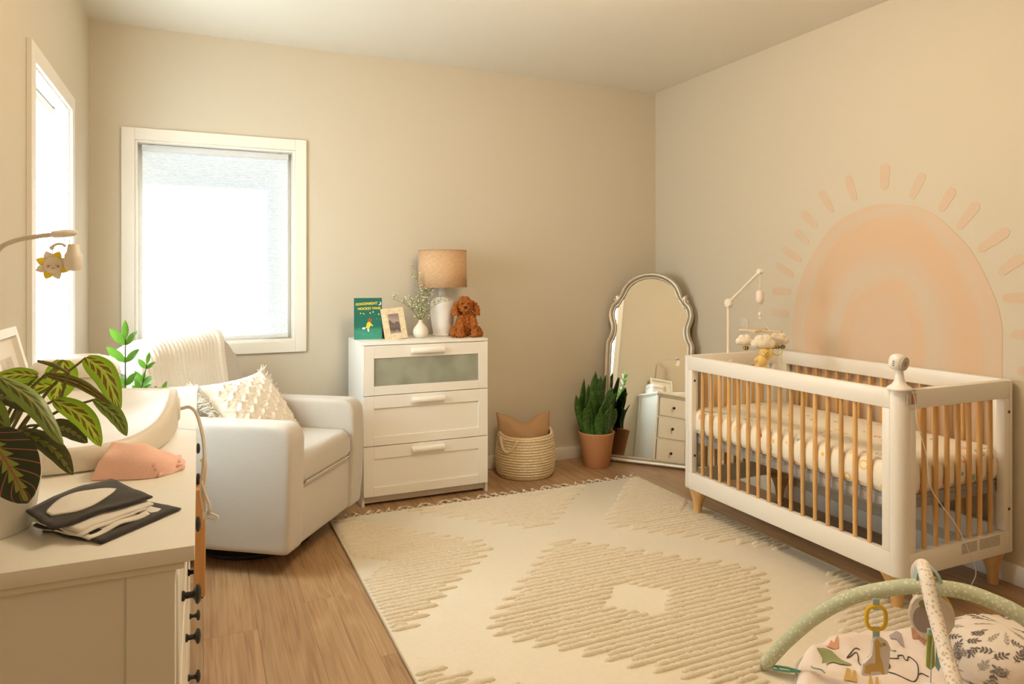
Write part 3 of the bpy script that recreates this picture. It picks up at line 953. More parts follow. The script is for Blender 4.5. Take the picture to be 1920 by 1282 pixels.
# ---- contoured changing pad on the dresser
CPX, CPY = -0.275, 1.955
CP = thing('changing_pad', (CPX, CPY, HT), 'cream moulded contoured changing pad lying on the long dresser', 'changing pad')
def pad_outline(a, sx=1.0, sy=1.0):
    # rounded rectangle, slightly wider at the middle
    c, s = math.cos(a), math.sin(a)
    n = 3.2
    r = (abs(c) ** n + abs(s) ** n) ** (-1 / n)
    x, y = 0.205 * r * c, 0.405 * r * s
    x *= 1.0 + 0.11 * math.cos(min(1, abs(y) / 0.40) * PI / 2)
    return x * sx, y * sy
def rim_h(y):
    t = min(1, abs(y) / 0.40)
    return 0.048 + 0.040 * (0.5 + 0.5 * math.cos(t * PI))
b = BM()
NP = 96
prof = [(0.97, 0, 0.0), (1.0, 0, 0.006), (0.995, 1, -0.020), (0.985, 1, -0.006), (0.955, 1, 0.0), (0.90, 1, -0.004), (0.84, 1, -0.014), (0.62, 2, 0.030), (0.35, 2, 0.022), (0.0, 2, 0.020)]
rings = []
for s_, k, dz in prof:
    if s_ == 0.0:
        rings.append([b.verts.new((0, 0, dz))]); continue
    ring = []
    for i in range(NP):
        a = 2 * PI * i / NP
        x, y = pad_outline(a)
        h = rim_h(y)
        z = dz if k == 0 else (h + dz if k == 1 else dz + 0.15 * (h - 0.04) * s_)
        ring.append(b.verts.new((x * s_, y * s_, z)))
    rings.append(ring)
for p, q in zip(rings, rings[1:]):
    for i in range(NP):
        j = (i + 1) % NP
        if len(q) == 1: b.faces.new((p[i], p[j], q[0]))
        else: b.faces.new((p[i], p[j], q[j], q[i]))
b.faces.new(rings[0])
obj('pad_body', b, CREAMP, CP, smooth=70)
b = BM(); lathe(b, [(0.0, -0.004), (0.026, -0.004), (0.030, 0.0), (0.030, 0.004), (0.026, 0.008), (0.0, 0.009)], 28, axis='x', cap=False)
obj('strap_disc', b, PLASTIC, CP, loc=(0.224, -0.005, 0.043))
STRAPM = mat('taupe_strap', (0.58, 0.53, 0.45), 0.7)
def wstrap(name, pts, r, m, parent, flat=1.0):
    b = BM(); tube(b, catmull([Vector(p) - Vector((CPX, CPY, HT)) for p in pts], 8), r, 8, flat=flat)
    return obj(name, b, m, parent)
wstrap('strap', [(-0.042, 1.95, 1.003), (-0.02, 1.94, 1.006), (-0.003, 1.90, 0.990), (0.010, 1.85, 0.94), (0.012, 1.80, 0.90), (0.008, 1.785, 0.875), (0.005, 1.78, 0.86)], 0.0042, STRAPM, CP)
wstrap('strap', [(0.005, 1.78, 0.86), (0.012, 1.775, 0.835), (0.022, 1.77, 0.805), (0.022, 1.77, 0.788), (0.014, 1.775, 0.786)], 0.008, STRAPM, CP, 0.4)
wstrap('strap', [(0.005, 1.78, 0.86), (0.005, 1.775, 0.83), (0.010, 1.77, 0.80), (0.014, 1.77, 0.787)], 0.006, STRAPM, CP, 0.4)
CLEAR = mat('clear_buckle', (0.70, 0.67, 0.60), 0.15)
b = BM()
for dz in (-0.006, 0.006):
    tube(b, [(0.012, 1.77, 0.783 + dz), (0.026, 1.77, 0.778 + dz), (0.040, 1.77, 0.772 + dz * .6)], 0.0025, 6)
tube(b, [(0.040, 1.77, 0.775), (0.041, 1.77, 0.769)], 0.0035, 6)
box(b, 0.008, 0.018, 1.763, 1.777, 0.774, 0.792, bevel=0.002)
bmesh.ops.translate(b, verts=b.verts, vec=-Vector((CPX, CPY, HT)))
tag(obj('buckle', b, CLEAR, CP), 'clear plastic buckle on the hanging strap')

# ---- wooden board hanging by a loop from a knob
WB = thing('hanging_board', (0.008, 2.035, 0.83), 'orange wooden board hung by a pale loop from a dresser knob', 'board')
b = BM(); box(b, -0.020, 0.008, -0.06, 0.06, -0.325, -0.045, bevel=0.005); obj('board', b, ORANGEWOOD, WB)
b = BM(); tube(b, catmull([(0.0, -0.02, -0.05), (0.004, -0.022, -0.015), (0.006, -0.014, 0.012), (0.0, 0.0, 0.018), (0.004, 0.014, 0.012), (0.004, 0.022, -0.015), (0.0, 0.02, -0.05)], 6), 0.006, 8, flat=0.6)
obj('loop', b, mat('pale_leather', (0.72, 0.50, 0.30), 0.6), WB)
b = BM(); box(b, -0.014, 0.003, -0.05, 0.05, -0.332, -0.325, bevel=0.002); obj('foot_pad', b, BLACKM, WB)

# ---- coral washcloth
WC = thing('washcloth', (-0.10, 1.50, HT), 'folded coral terry washcloth in front of the changing pad', 'towel')
TERRY = mat('coral_terry', (0.97, 0.60, 0.51), 0.95, noise_scale=300, noise_amt=0.06, bump=0.35, bump_scale=420, sheen=0.4)
# a folded wedge: tall rounded folds at the left, flattening to a pinched corner at the right
QA, QB, QC, QD = Vector((-0.076, -0.008)), Vector((0.046, -0.060)), Vector((0.072, 0.046)), Vector((-0.058, 0.090))
def cloth(u, v):
    # u round the fold (0..1 over the top from front to back), v from left to right
    a, c = QA.lerp(QB, v), QD.lerp(QC, v)
    a, c = a.lerp(c, 0.42 * v ** 5), c.lerp(a, 0.10 * v ** 5)
    h = 0.046 * (1 - 0.30 * v ** 2 - 0.32 * v ** 6)
    t = u
    e = max(0.0, 1 - abs(2 * t - 1) ** 3.5) ** 0.6
    ridge = 0.012 * math.exp(-((t - 0.62) / 0.16) ** 2) * (1 - v) + 0.008 * math.exp(-((v - 0.45) / 0.2) ** 2) * math.exp(-((t - 0.45) / 0.2) ** 2)
    p = a.lerp(c, t)
    endr = min(1.0, v / 0.10) ** 0.5
    z = (h * e + ridge * e) * (0.25 + 0.75 * endr) + 0.001
    w = noise.noise(Vector((p.x * 30, p.y * 30, 3))) * 0.003 * e
    return Vector((p.x + w - 0.006 * (1 - endr) + 0.008 * (1 - e) * 0, p.y + w, max(0.0008, z + w)))
b = BM()
V = grid(b, cloth, 40, 36)
b.faces.new(V[0])
b.faces.new([v for v in V[-1]])
b.faces.new([r[0] for r in V] + [r[-1] for r in V[::-1]])
obj('folded_cloth', b, TERRY, WC, smooth=75)
# the layers folded at the open right-hand end
for k in range(3):
    b = BM()
    def lay(u, v, k=k):
        x = 0.030 + 0.046 * u - 0.004 * k
        y = -0.040 + 0.078 * v + 0.012 * u + 0.004 * k
        z = 0.006 + 0.010 * k * (1 - .4 * u) + 0.006 * math.sin(PI * v) * (1 - .5 * u) + 0.0015 * math.sin(u * 9 + k * 2)
        return Vector((x, y * (1 - 0.35 * u) + 0.02 * u, z))
    grid(b, lay, 12, 10)
    o = obj('fold_layer', b, TERRY, WC, smooth=180); md = o.modifiers.new('s', 'SOLIDIFY'); md.thickness = 0.005

# ---- black-and-white felt book
FB = thing('felt_book', (-0.13, 1.245, HT), 'black and white felt baby book lying near the front corner of the long dresser', 'book')
FELTB = mat('black_felt', (0.028, 0.023, 0.021), 0.95, bump=0.12, bump_scale=500, sheen=0.2)
FELTW = mat('white_felt', (0.78, 0.75, 0.70), 0.95, bump=0.12, bump_scale=500, sheen=0.2)
def felt(corners, z0, z1, lift, m, name, seed=0, nx=18, ny=12, th=0.0028):
    """corners: near, right, far, left (local x,y)"""
    b = BM()
    c = [Vector((*q, 0)) for q in corners]
    def fn(u, v):
        p = (c[0] * (1 - u) + c[1] * u) * (1 - v) + (c[3] * (1 - u) + c[2] * u) * v
        e = lift * (math.sin(PI * (0.15 + 0.75 * u)) * (0.35 + 0.65 * v)) + 0.004 * noise.noise(Vector((u * 3 + seed, v * 3, seed * 2.0)))
        z = z0 + (z1 - z0) * v + e
        return Vector((p.x, p.y, max(0.001 + z0 * .5, z)))
    grid(b, fn, nx, ny)
    o = obj(name, b, m, FB, smooth=180)
    md = o.modifiers.new('s', 'SOLIDIFY'); md.thickness = th; md.offset = 1
    return o
Z0c = [(0.005, -0.114), (0.104, 0.0), (-0.010, 0.135), (-0.080, -0.027)]
felt(Z0c, 0.0008, 0.0015, 0.0, FELTB, 'back_cover', 1)
felt([(q[0] * .97 - .002, q[1] * .97 + .004) for q in Z0c], 0.0026, 0.0031, 0.0007, FELTW, 'felt_page', 2)
felt([(-0.012, -0.100), (0.060, -0.018), (-0.012, 0.125), (-0.090, -0.020)], 0.0046, 0.0074, 0.0042, FELTW, 'felt_page', 3)
felt([(-0.016, -0.090), (0.050, -0.012), (-0.016, 0.118), (-0.092, -0.022)], 0.0068, 0.0112, 0.0049, FELTB, 'felt_page', 4)
felt([(-0.022, -0.096), (0.054, -0.006), (-0.016, 0.118), (-0.094, -0.018)], 0.0093, 0.0136, 0.0063, FELTW, 'felt_page', 5)
felt([(-0.026, -0.088), (0.064, 0.006), (-0.014, 0.120), (-0.096, -0.012)], 0.0118, 0.0167, 0.0077, FELTW, 'felt_page', 6)
fc = [(-0.058, -0.086), (0.062, 0.022), (-0.008, 0.128), (-0.104, -0.008)]
felt(fc, 0.0185, 0.0245, 0.0110, FELTB, 'front_cover', 7)
# white wing shape sewn on the cover
b = BM()
def wing(u, v):
    cx = [Vector((*q, 0)) for q in fc]
    uu = 0.10 + 0.74 * u
    half = 0.37 * math.sin(PI * min(1, u * 1.0 + 0.03)) ** 0.55 * (1 - 0.55 * u)
    vv = 0.52 + (v - 0.5) * 2 * half + 0.02 * u
    p = (cx[0] * (1 - uu) + cx[1] * uu) * (1 - vv) + (cx[3] * (1 - uu) + cx[2] * uu) * vv
    e = 0.0110 * (math.sin(PI * (0.15 + 0.75 * uu)) * (0.35 + 0.65 * vv)) + 0.004 * noise.noise(Vector((uu * 3 + 7, vv * 3, 14.0)))
    return Vector((p.x, p.y, 0.0185 + 0.0060 * vv + e + 0.0030))
grid(b, wing, 24, 8)
o = obj('wing_patch', b, FELTW, FB, smooth=180); md = o.modifiers.new('s', 'SOLIDIFY'); md.thickness = 0.0022; md.offset = 1

# ---- coaster
CO = thing('coaster', (-0.139, 2.535, HT), 'round pale coaster on the far end of the long dresser', 'coaster')
b = BM(); lathe(b, [(0, 0), (0.058, 0), (0.060, 0.002), (0.060, 0.006), (0.058, 0.008), (0, 0.008)], 40, cap=False)
obj('disc', b, mat('pale_cork', (0.66, 0.57, 0.45), 0.7, noise_scale=90, noise_amt=0.12), CO)
b = BM(); tube(b, [(0.052 * math.cos(2 * PI * i / 40), 0.052 * math.sin(2 * PI * i / 40), 0.0082) for i in range(40)], 0.0010, 4, closed=True)
for k in range(5):
    y = -0.026 + 0.013 * k
    tube(b, catmull([(-0.034 + 0.0085 * i, y + 0.004 * math.sin(i * 2.1 + k), 0.0083) for i in range(9)], 4), 0.0009, 4)
obj('printed_lines', b, mat('coaster_ink', (0.33, 0.27, 0.20), 0.8), CO)

# ---- wipe warmer
WW = thing('wipe_warmer', (-0.345, 2.50, HT), 'white rounded wipe dispenser at the far end of the long dresser', 'dispenser')
b = BM()
def ww(u, v):
    a = 2 * PI * u
    n = 4
    c, s = math.cos(a), math.sin(a)
    r = (abs(c) ** n + abs(s) ** n) ** (-1 / n)
    return c * r, s * r
prof = [(0.92, 0.0), (0.97, 0.004), (1.0, 0.03), (1.0, 0.072)]
rings = []
for k, z in prof:
    rings.append([b.verts.new((0.118 * k * ww(i / 48, 0)[0], 0.088 * k * ww(i / 48, 0)[1], z)) for i in range(48)])
for p, q in zip(rings, rings[1:]):
    for i in range(48): b.faces.new((p[i], p[(i + 1) % 48], q[(i + 1) % 48], q[i]))
b.faces.new(rings[0]); b.faces.new(rings[-1])
obj('case', b, PLASTIC, WW)
b = BM()
rings = []
for k, z in [(1.0, 0.074), (1.0, 0.088), (0.96, 0.105), (0.86, 0.118), (0.66, 0.128), (0.40, 0.134), (0.15, 0.136)]:
    rings.append([b.verts.new((0.118 * k * ww(i / 48, 0)[0], 0.088 * k * ww(i / 48, 0)[1], z)) for i in range(48)])
for p, q in zip(rings, rings[1:]):
    for i in range(48): b.faces.new((p[i], p[(i + 1) % 48], q[(i + 1) % 48], q[i]))
b.faces.new(rings[0]); b.faces.new(rings[-1])
lid = obj('lid', b, PLASTIC, WW, smooth=60)
b = BM(); tube(b, [(0.122 * ww(i / 48, 0)[0] * .99, 0.091 * ww(i / 48, 0)[1] * .99, 0.0745) for i in range(48)], 0.0016, 5, closed=True)
obj('seam', b, mat('warm_grey_seam', (0.55, 0.48, 0.40), 0.6), lid)
b = BM(); tube(b, [(0.045 * math.cos(2 * PI * i / 30) + .02, 0.030 * math.sin(2 * PI * i / 30), 0.1335 - 0.002 * abs(math.cos(2 * PI * i / 30))) for i in range(30)], 0.0022, 5, closed=True)
obj('lid_button', b, PLASTIC, lid)

# ---- white picture frame leaning on the left wall
F2 = thing('framed_picture', (-0.443, 2.345, HT), 'white framed picture leaning on the left wall above the prayer plant', 'picture frame')
LEAN = Matrix.Rotation(math.radians(-14), 4, 'Y')
b = BM()
fw2, fh2, s2 = 0.30, 0.235, 0.026
for q in ((-fw2 / 2, -fw2 / 2 + s2, 0, fh2), (fw2 / 2 - s2, fw2 / 2, 0, fh2), (-fw2 / 2 + s2, fw2 / 2 - s2, fh2 - s2, fh2), (-fw2 / 2 + s2, fw2 / 2 - s2, 0, s2)):
    box(b, -0.018, 0.004, q[0], q[1], q[2], q[3], bevel=0.0015, seg=1, M=LEAN)
obj('frame', b, WHITE, F2)
b = BM(); box(b, -0.016, -0.012, -fw2 / 2 + s2, fw2 / 2 - s2, s2, fh2 - s2, M=LEAN); obj('mat_board', b, mat('picture_mount', (0.80, 0.78, 0.74), 0.6), F2)
b = BM(); box(b, -0.0125, -0.0115, -0.07, 0.07, 0.085, 0.155, M=LEAN)
obj('print', b, mat('picture_print', (0.55, 0.48, 0.38), 0.5, noise_scale=40, noise_amt=0.4), F2)

# ---- musical mobile arm with sun toy over the changing pad
MA = thing('changing_table_mobile', (-0.52, 2.36, HT), 'white curved mobile arm with a disc end reaching over the changing pad', 'baby mobile')
AX = Vector((-0.52, 2.36, HT))
DC = Vector((-0.335, 2.23, 1.453))
b = BM()
pts = [(-0.535, 2.40, 1.0), (-0.535, 2.40, 1.25), (-0.532, 2.395, 1.36), (-0.508, 2.37, 1.415), (-0.46, 2.33, 1.437), (-0.40, 2.28, 1.447), DC - Vector((0.03, -0.02, 0.003))]
tube(b, [Vector(p) - AX for p in catmull(pts, 8)], 0.0066, 10)
obj('arm', b, mat('warm_white_plastic', (0.60, 0.555, 0.48), 0.4), MA)
b = BM(); box(b, -0.545, -0.50, 2.37, 2.43, 0.962, 1.0, bevel=0.004); bmesh.ops.translate(b, verts=b.verts, vec=-AX); obj('clamp', b, PLASTIC, MA)
MCREAM = mat('mobile_cream', (0.76, 0.71, 0.63), 0.45)
b = BM(); lathe(b, [(0, -0.010), (0.022, -0.009), (0.031, -0.003), (0.032, 0.002), (0.026, 0.008), (0, 0.011)], 28, cap=False, M=Matrix.Translation(DC - AX) @ Matrix.Rotation(math.radians(-8), 4, 'Y') @ Matrix.Scale(1.05, 4, (1, 0, 0)))
obj('end_disc', b, MCREAM, MA)
SY = thing('sun_toy', (-0.362, 2.235, 1.367), 'small felt sun with sleepy face hanging from the mobile arm', 'hanging toy', rot=(0, 0, math.radians(18)))
yl, wt = mat('toy_yellow', (0.85, 0.66, 0.05), 0.7), mat('toy_offwhite', (0.80, 0.73, 0.64), 0.8)
for k in range(8):
    a = 2 * PI * k / 8 + 0.38
    c, s = math.cos(a), math.sin(a)
    pr_ = []
    for u, w in ((0.018, 0.0125), (0.024, 0.0125), (0.032, 0.009), (0.038, 0.004)):
        pr_.append((u, w))
    poly = [(u * c - w * s, u * s + w * c) for u, w in pr_] + [(0.041 * c, 0.041 * s)] + [(u * c + w * s, u * s - w * c) for u, w in pr_[::-1]]
    b = BM(); prism(b, poly, -0.004, 0.004, 'xz', bevel=0.002)
    o = obj('sun_ray', b, yl if k % 2 else wt, SY)
    if k % 2: o['label'] = 'yellow sun ray'
b = BM(); ball(b, (0, -0.002, 0), 0.0235, (1, .38, 1), 24, 14); obj('face', b, wt, SY)
b = BM()
for s in (-1, 1):
    ball(b, (s * 0.0115, -0.0098, -0.004), 0.0028, (1, .5, 1), 8, 6)
tag(obj('cheeks', b, mat('toy_blush', (0.62, 0.22, 0.17), 0.8), SY), 'pink cheeks')
b = BM()
for s in (-1, 1):
    tube(b, [(s * 0.009 + 0.0035 * math.cos(a), -0.0108, 0.0035 * -abs(math.sin(a)) + 0.001) for a in [PI * i / 6 for i in range(7)]], 0.0006, 4)
tube(b, [(0.003 * math.cos(a), -0.0115, -0.006 - 0.003 * math.sin(a)) for a in [PI * i / 6 for i in range(7)]], 0.0006, 4)
obj('sleepy_eyes', b, mat('toy_ink', (0.12, 0.08, 0.07), 0.7), SY)
b = BM(); tube(b, [(0, 0, 0.02), (0, 0, 0.047)], 0.0008, 5)
obj('string', b, mat('toy_string', (0.45, 0.40, 0.36), 0.8), SY)
MH = thing('mobile_hanger', (-0.335, 2.232, 1.42), 'small arched hanger carrying the sun toy under the mobile disc', 'baby mobile')
b = BM(); tube(b, catmull([(-0.030, 0.003, -0.006), (-0.018, 0.002, 0.004), (-0.004, 0, 0.004), (0.004, 0, -0.002)], 6), 0.0036, 8)
ball(b, (-0.029, 0.003, -0.006), 0.006, seg=10, rings=8)
obj('bar', b, MCREAM, MH)
b = BM(); tube(b, [(0.002, 0, -0.002), (0.0, 0, 0.024)], 0.001, 5); obj('string', b, mat('toy_string', (0.45, 0.40, 0.36), 0.8), MH)
CB = thing('bell_toy', (-0.312, 2.225, 1.39), 'cream bell shaped toy hanging beside the felt sun', 'hanging toy')
b = BM(); lathe(b, [(0, 0.034), (0.012, 0.034), (0.014, 0.030), (0.016, 0.014), (0.021, 0.006), (0.022, -0.006), (0.021, -0.028), (0.017, -0.037), (0, -0.039)], 28, cap=False)
obj('toy_body', b, MCREAM, CB)
b = BM(); tube(b, [(0, 0, 0.034), (-0.012, 0.003, 0.045), (-0.020, 0.006, 0.052)], 0.0008, 5)
obj('string', b, mat('toy_string', (0.45, 0.40, 0.36), 0.8), CB)

# ================================================================== swivel armchair
AC = thing('armchair', (0.264, 3.742, 0), 'cream upholstered swivel armchair facing the rug under the back window', 'armchair', rot=(0, 0, math.radians(-35.5)))
FAB = mat('oat_linen', (0.565, 0.525, 0.47), 0.9, noise_scale=420, noise_amt=0.16, bump=0.35, bump_scale=700, sheen=0.25)
def rrect(x0, x1, z0, z1, r, n=6):
    """rounded rectangle; r = radii for (x0z0, x1z0, x1z1, x0z1)"""
    pts = []
    for (cx, cz, rr, a0) in ((x0, z0, r[0], PI), (x1, z0, r[1], 1.5 * PI), (x1, z1, r[2], 0), (x0, z1, r[3], .5 * PI)):
        ox = cx + rr * (1 if cx == x0 else -1); oz = cz + rr * (1 if cz == z0 else -1)
        for i in range(n + 1):
            a = a0 + (PI / 2) * i / n
            pts.append((ox + rr * math.cos(a), oz + rr * math.sin(a)))
    return pts
def cushion_bm(prof, y0, y1, bevel, seg=4, plane='xz'):
    b = BM()
    A_ = [b.verts.new((x, y0, z)) for x, z in prof]; B_ = [b.verts.new((x, y1, z)) for x, z in prof]
    f1, f2 = b.faces.new(A_), b.faces.new(B_)
    for i in range(len(prof)):
        j = (i + 1) % len(prof); b.faces.new((A_[i], A_[j], B_[j], B_[i]))
    bmesh.ops.bevel(b, geom=list(f1.edges) + list(f2.edges), offset=bevel, segments=seg, profile=0.5, affect='EDGES', clamp_overlap=True)
    return b
for s in (-1, 1):
    y0, y1 = (0.262, 0.39) if s > 0 else (-0.39, -0.262)
    b = BM(); prism(b, rrect(-0.405, 0.410, 0.100, 0.676, (.05, .015, .07, .04)), y0 - 0.004, y1 + 0.004, 'xz')
    bmesh.ops.poke(b, faces=[f for f in b.faces if len(f.verts) > 4])
    bmesh.ops.recalc_face_normals(b, faces=b.faces)
    b = fuse(b, 0.0105, smooth=16)
    for v in b.verts:   # sides bow out a little and tuck in at the foot
        k = math.sin(PI * min(1, max(0, (v.co.z - 0.10) / 0.57)))
        v.co.y += s * 0.010 * k
        v.co.x -= 0.018 * (1 - min(1, (v.co.z - 0.10) / 0.35)) ** 2 * min(1, max(0, (v.co.x + 0.1) / 0.45))
    obj('arm', b, FAB, AC, smooth=180)
b = cushion_bm(rrect(-0.36, 0.378, 0.10, 0.372, (.02, .02, .015, .02)), -0.268, 0.268, 0.008, 2); obj('front_panel', b, FAB, AC, smooth=60)
b = cushion_bm(rrect(-0.30, 0.392, 0.374, 0.522, (.03, .035, .04, .03)), -0.258, 0.258, 0.028)
for v in b.verts:
    if v.co.z > 0.5: v.co.z += 0.014 * math.cos(v.co.y / 0.258 * PI / 2) * math.cos((v.co.x - .05) / 0.36 * PI / 2)
obj('seat_cushion', b, FAB, AC, smooth=60)
b = BM(); tube(b, [(0.395, y, 0.386) for y in (-0.235, 0, 0.235)], 0.004, 6)
obj('welt', b, FAB, AC)
# backrest: leaning slab with rounded shoulders
def back_pt(x, y, z):
    t = (z - 0.10) / 0.90
    if y < 0: y *= 0.80 + 0.20 * min(1, max(0, (z - 0.66) / 0.12))
    return Vector((x - 0.14 * t ** 1.5, y * (1 - (0.25 if y > 0 else 0.06) * max(0, (z - .55) / .45) ** 1.3), z))
sh_ = rrect(-0.455, 0.385, 0.10, 1.0, (.03, .03, .10, .17), 8)
b = BM()
A_ = [b.verts.new((-0.20, y, z)) for y, z in sh_]; B_ = [b.verts.new((-0.39, y, z)) for y, z in sh_]
f1, f2 = b.faces.new(A_), b.faces.new(B_)
for i in range(len(sh_)):
    j = (i + 1) % len(sh_); b.faces.new((A_[i], A_[j], B_[j], B_[i]))
bmesh.ops.bevel(b, geom=list(f1.edges) + list(f2.edges), offset=0.05, segments=5, profile=0.5, affect='EDGES', clamp_overlap=True)
bmesh.ops.triangulate(b, faces=[f for f in b.faces if len(f.verts) > 4])
bmesh.ops.subdivide_edges(b, edges=[e for e in b.edges if e.calc_length() > .15], cuts=3, use_grid_fill=True)
for v in b.verts: v.co = back_pt(*v.co)
obj('backrest', b, FAB, AC, smooth=60)
b = BM()
lathe(b, [(0, 0.012), (0.265, 0.012), (0.275, 0.018), (0.275, 0.028), (0.262, 0.034), (0.05, 0.036), (0.045, 0.10), (0, 0.10)], 48, cap=False)
lathe(b, [(0.20, 0.0), (0.25, 0.0), (0.25, 0.012), (0.20, 0.012)], 48, cap=False)
obj('swivel_base', b, BLACKM, AC)

# knitted throw over the chair back
TH = thing('throw_blanket', (0.264, 3.742, 0), 'chunky off-white knitted throw draped over the armchair back', 'blanket', rot=(0, 0, math.radians(-35.5)))
KNIT = mat('ivory_knit', (0.80, 0.775, 0.72), 0.95, noise_scale=160, noise_amt=0.12, bump=0.5, bump_scale=240, sheen=0.4)
path = catmull([(-0.262, 0.60), (-0.286, 0.76), (-0.308, 0.90), (-0.325, 0.975), (-0.365, 1.015), (-0.43, 1.022), (-0.50, 1.00), (-0.535, 0.94), (-0.545, 0.80), (-0.53, 0.66)], 8)
NPTH = len(path)
def throw(u, v):
    i = v * (NPTH - 1); k = min(NPTH - 2, int(i)); p = Vector((*path[k], 0)).lerp(Vector((*path[k + 1], 0)), i - k) if False else None
    a, c = Vector((path[k][0], path[k][1])), Vector((path[k + 1][0], path[k + 1][1]))
    q = a.lerp(c, i - k)
    y = -0.475 + 0.610 * u
    # right-hand edge wanders and stands up in a peak at the top
    y += (u ** 3) * (0.03 + 0.035 * math.exp(-((v - 0.42) / 0.13) ** 2))
    side = max(0, (abs(y) - 0.26) / 0.20)
    drop = 0.11 * side ** 2 if y < 0 else 0.0
    rib = 0.0045 * (0.5 + 0.5 * math.cos(2 * PI * u * 23)) * (0.7 + 0.3 * math.cos(2 * PI * v * 46 + 3 * math.sin(u * 70)))
    fold = 0.008 * noise.noise(Vector((u * 6, v * 4, 1.3))) + 0.010 * math.exp(-((u - .97) / .05) ** 2)
    t = (c - a).normalized(); nrm = Vector((t.y, -t.x))
    r = q + nrm * (0.004 + rib + fold)
    return Vector((r.x, y, r.y - drop + 0.020 * math.exp(-((v - 0.42) / 0.16) ** 2) * u ** 2))
b = BM(); grid(b, throw, 185, 120)
o = obj('knit', b, KNIT, TH, smooth=180); md = o.modifiers.new('s', 'SOLIDIFY'); md.thickness = 0.009; md.offset = 1

# tufted cushion on the seat
TC = thing('tufted_cushion', (0.0, 0.0, 0.0), 'cream tufted throw pillow with fringed side on the armchair seat', 'cushion')
TC.matrix_world = Matrix.Translation((0.264, 3.742, 0)) @ Matrix.Rotation(math.radians(-35.5), 4, 'Z') @ Matrix.Translation((-0.010, 0.005, 0.625)) @ Matrix.Rotation(math.radians(54), 4, 'Y') @ Matrix.Rotation(math.radians(0), 4, 'X')
TUFT = mat('cream_tufted_cotton', (0.84, 0.79, 0.70), 0.95, noise_scale=120, noise_amt=0.08, bump=0.4, bump_scale=300, sheen=0.3)
def pillow(bm, w, h, t, nu, nv, disp=None, pinch=0.10, pw=0.5):
    for side in (1, -1):
        def fn(u, v):
            a, c = 2 * u - 1, 2 * v - 1
            x = w / 2 * a * (1 - pinch * (1 - c * c) * a * a)
            y = h / 2 * c * (1 - pinch * (1 - a * a) * c * c)
            e = max(0.0, (1 - a ** 4) * (1 - c ** 4))
            z = t / 2 * (max(0.0, (1 - a * a) * (1 - c * c)) ** pw) * 0.75 + t / 2 * 0.25 * e ** 0.5
            d = disp(u, v, e) if disp and side > 0 else 0.0
            return Vector((x, y, side * (z + d)))
        grid(bm, fn, nu, nv)
    bmesh.ops.remove_doubles(bm, verts=bm.verts, dist=0.0004)
def tuft(u, v, e):
    # overlapping scalloped tufts
    r = v * 9
    k = math.floor(r)
    f = r - k
    s = (u * 7 + 0.5 * (k % 2))
    g = abs(s - math.floor(s) - 0.5) * 2
    ridge = max(0, 1 - abs(f - 0.25 - 0.5 * g) / 0.28)
    return (0.013 * ridge * (0.7 + 0.6 * noise.noise(Vector((u * 30, v * 30, 0)))) + 0.004 * noise.noise(Vector((u * 60, v * 60, 5)))) * min(1, e * 3)
b = BM(); pillow(b, 0.47, 0.54, 0.19, 120, 120, tuft)
obj('pillow_body', b, TUFT, TC, smooth=180)
random.seed(11)
b = BM()
for side in (1, -1):
    for i in range(110):
        v = i / 109
        c = 2 * v - 1
        y = side * 0.27 * (1 - 0.10 * (1 - c * c))
        x = 0.235 * c
        p = Vector((x, y, 0))
        for j in range(3):
            d = Vector((random.uniform(-.8, .8), side * random.uniform(.6, 1.2), random.uniform(-.7, .7))).normalized()
            ln = random.uniform(0.03, 0.06)
            tube(b, [p, p + d * ln * .6 + Vector((0, 0, random.uniform(-.004, .006))), p + d * ln + Vector((-.006, 0, random.uniform(-.010, .006)))], lambda t: 0.0032 - 0.0014 * t, 4)
tag(obj('fringe', b, TUFT, TC, smooth=180), None, kind='stuff')

# ================================================================== rug
RX0, RX1, RY0, RY1 = 0.648, 2.646, 0.86, 3.862
RT = 0.010
RG = thing('rug', (0, 0, 0), 'cream wool rug with raised diamond tufting and a knotted fringe', 'rug')
PILE = mat('cream_pile', (0.75, 0.675, 0.535), 0.95, noise_scale=60, noise_amt=0.05, bump=0.6, bump_scale=330, sheen=0.2)
TUFTR = mat('cream_tuft_yarn', (0.76, 0.675, 0.52), 0.95, noise_scale=150, noise_amt=0.18, bump=0.8, bump_scale=380, sheen=0.3)
EDGE = mat('rug_binding', (0.52, 0.44, 0.32), 0.9)
b = BM(); box(b, RX0, RX1, RY0, RY1, 0.0005, RT, bevel=0.003); obj('pile', b, PILE, RG)
for x in (RX0 - 0.003, RX1 - 0.003):
    b = BM(); box(b, x, x + 0.006, RY0, RY1, 0.0005, RT + 0.0015, bevel=0.002); obj('binding', b, EDGE, RG)
random.seed(5)
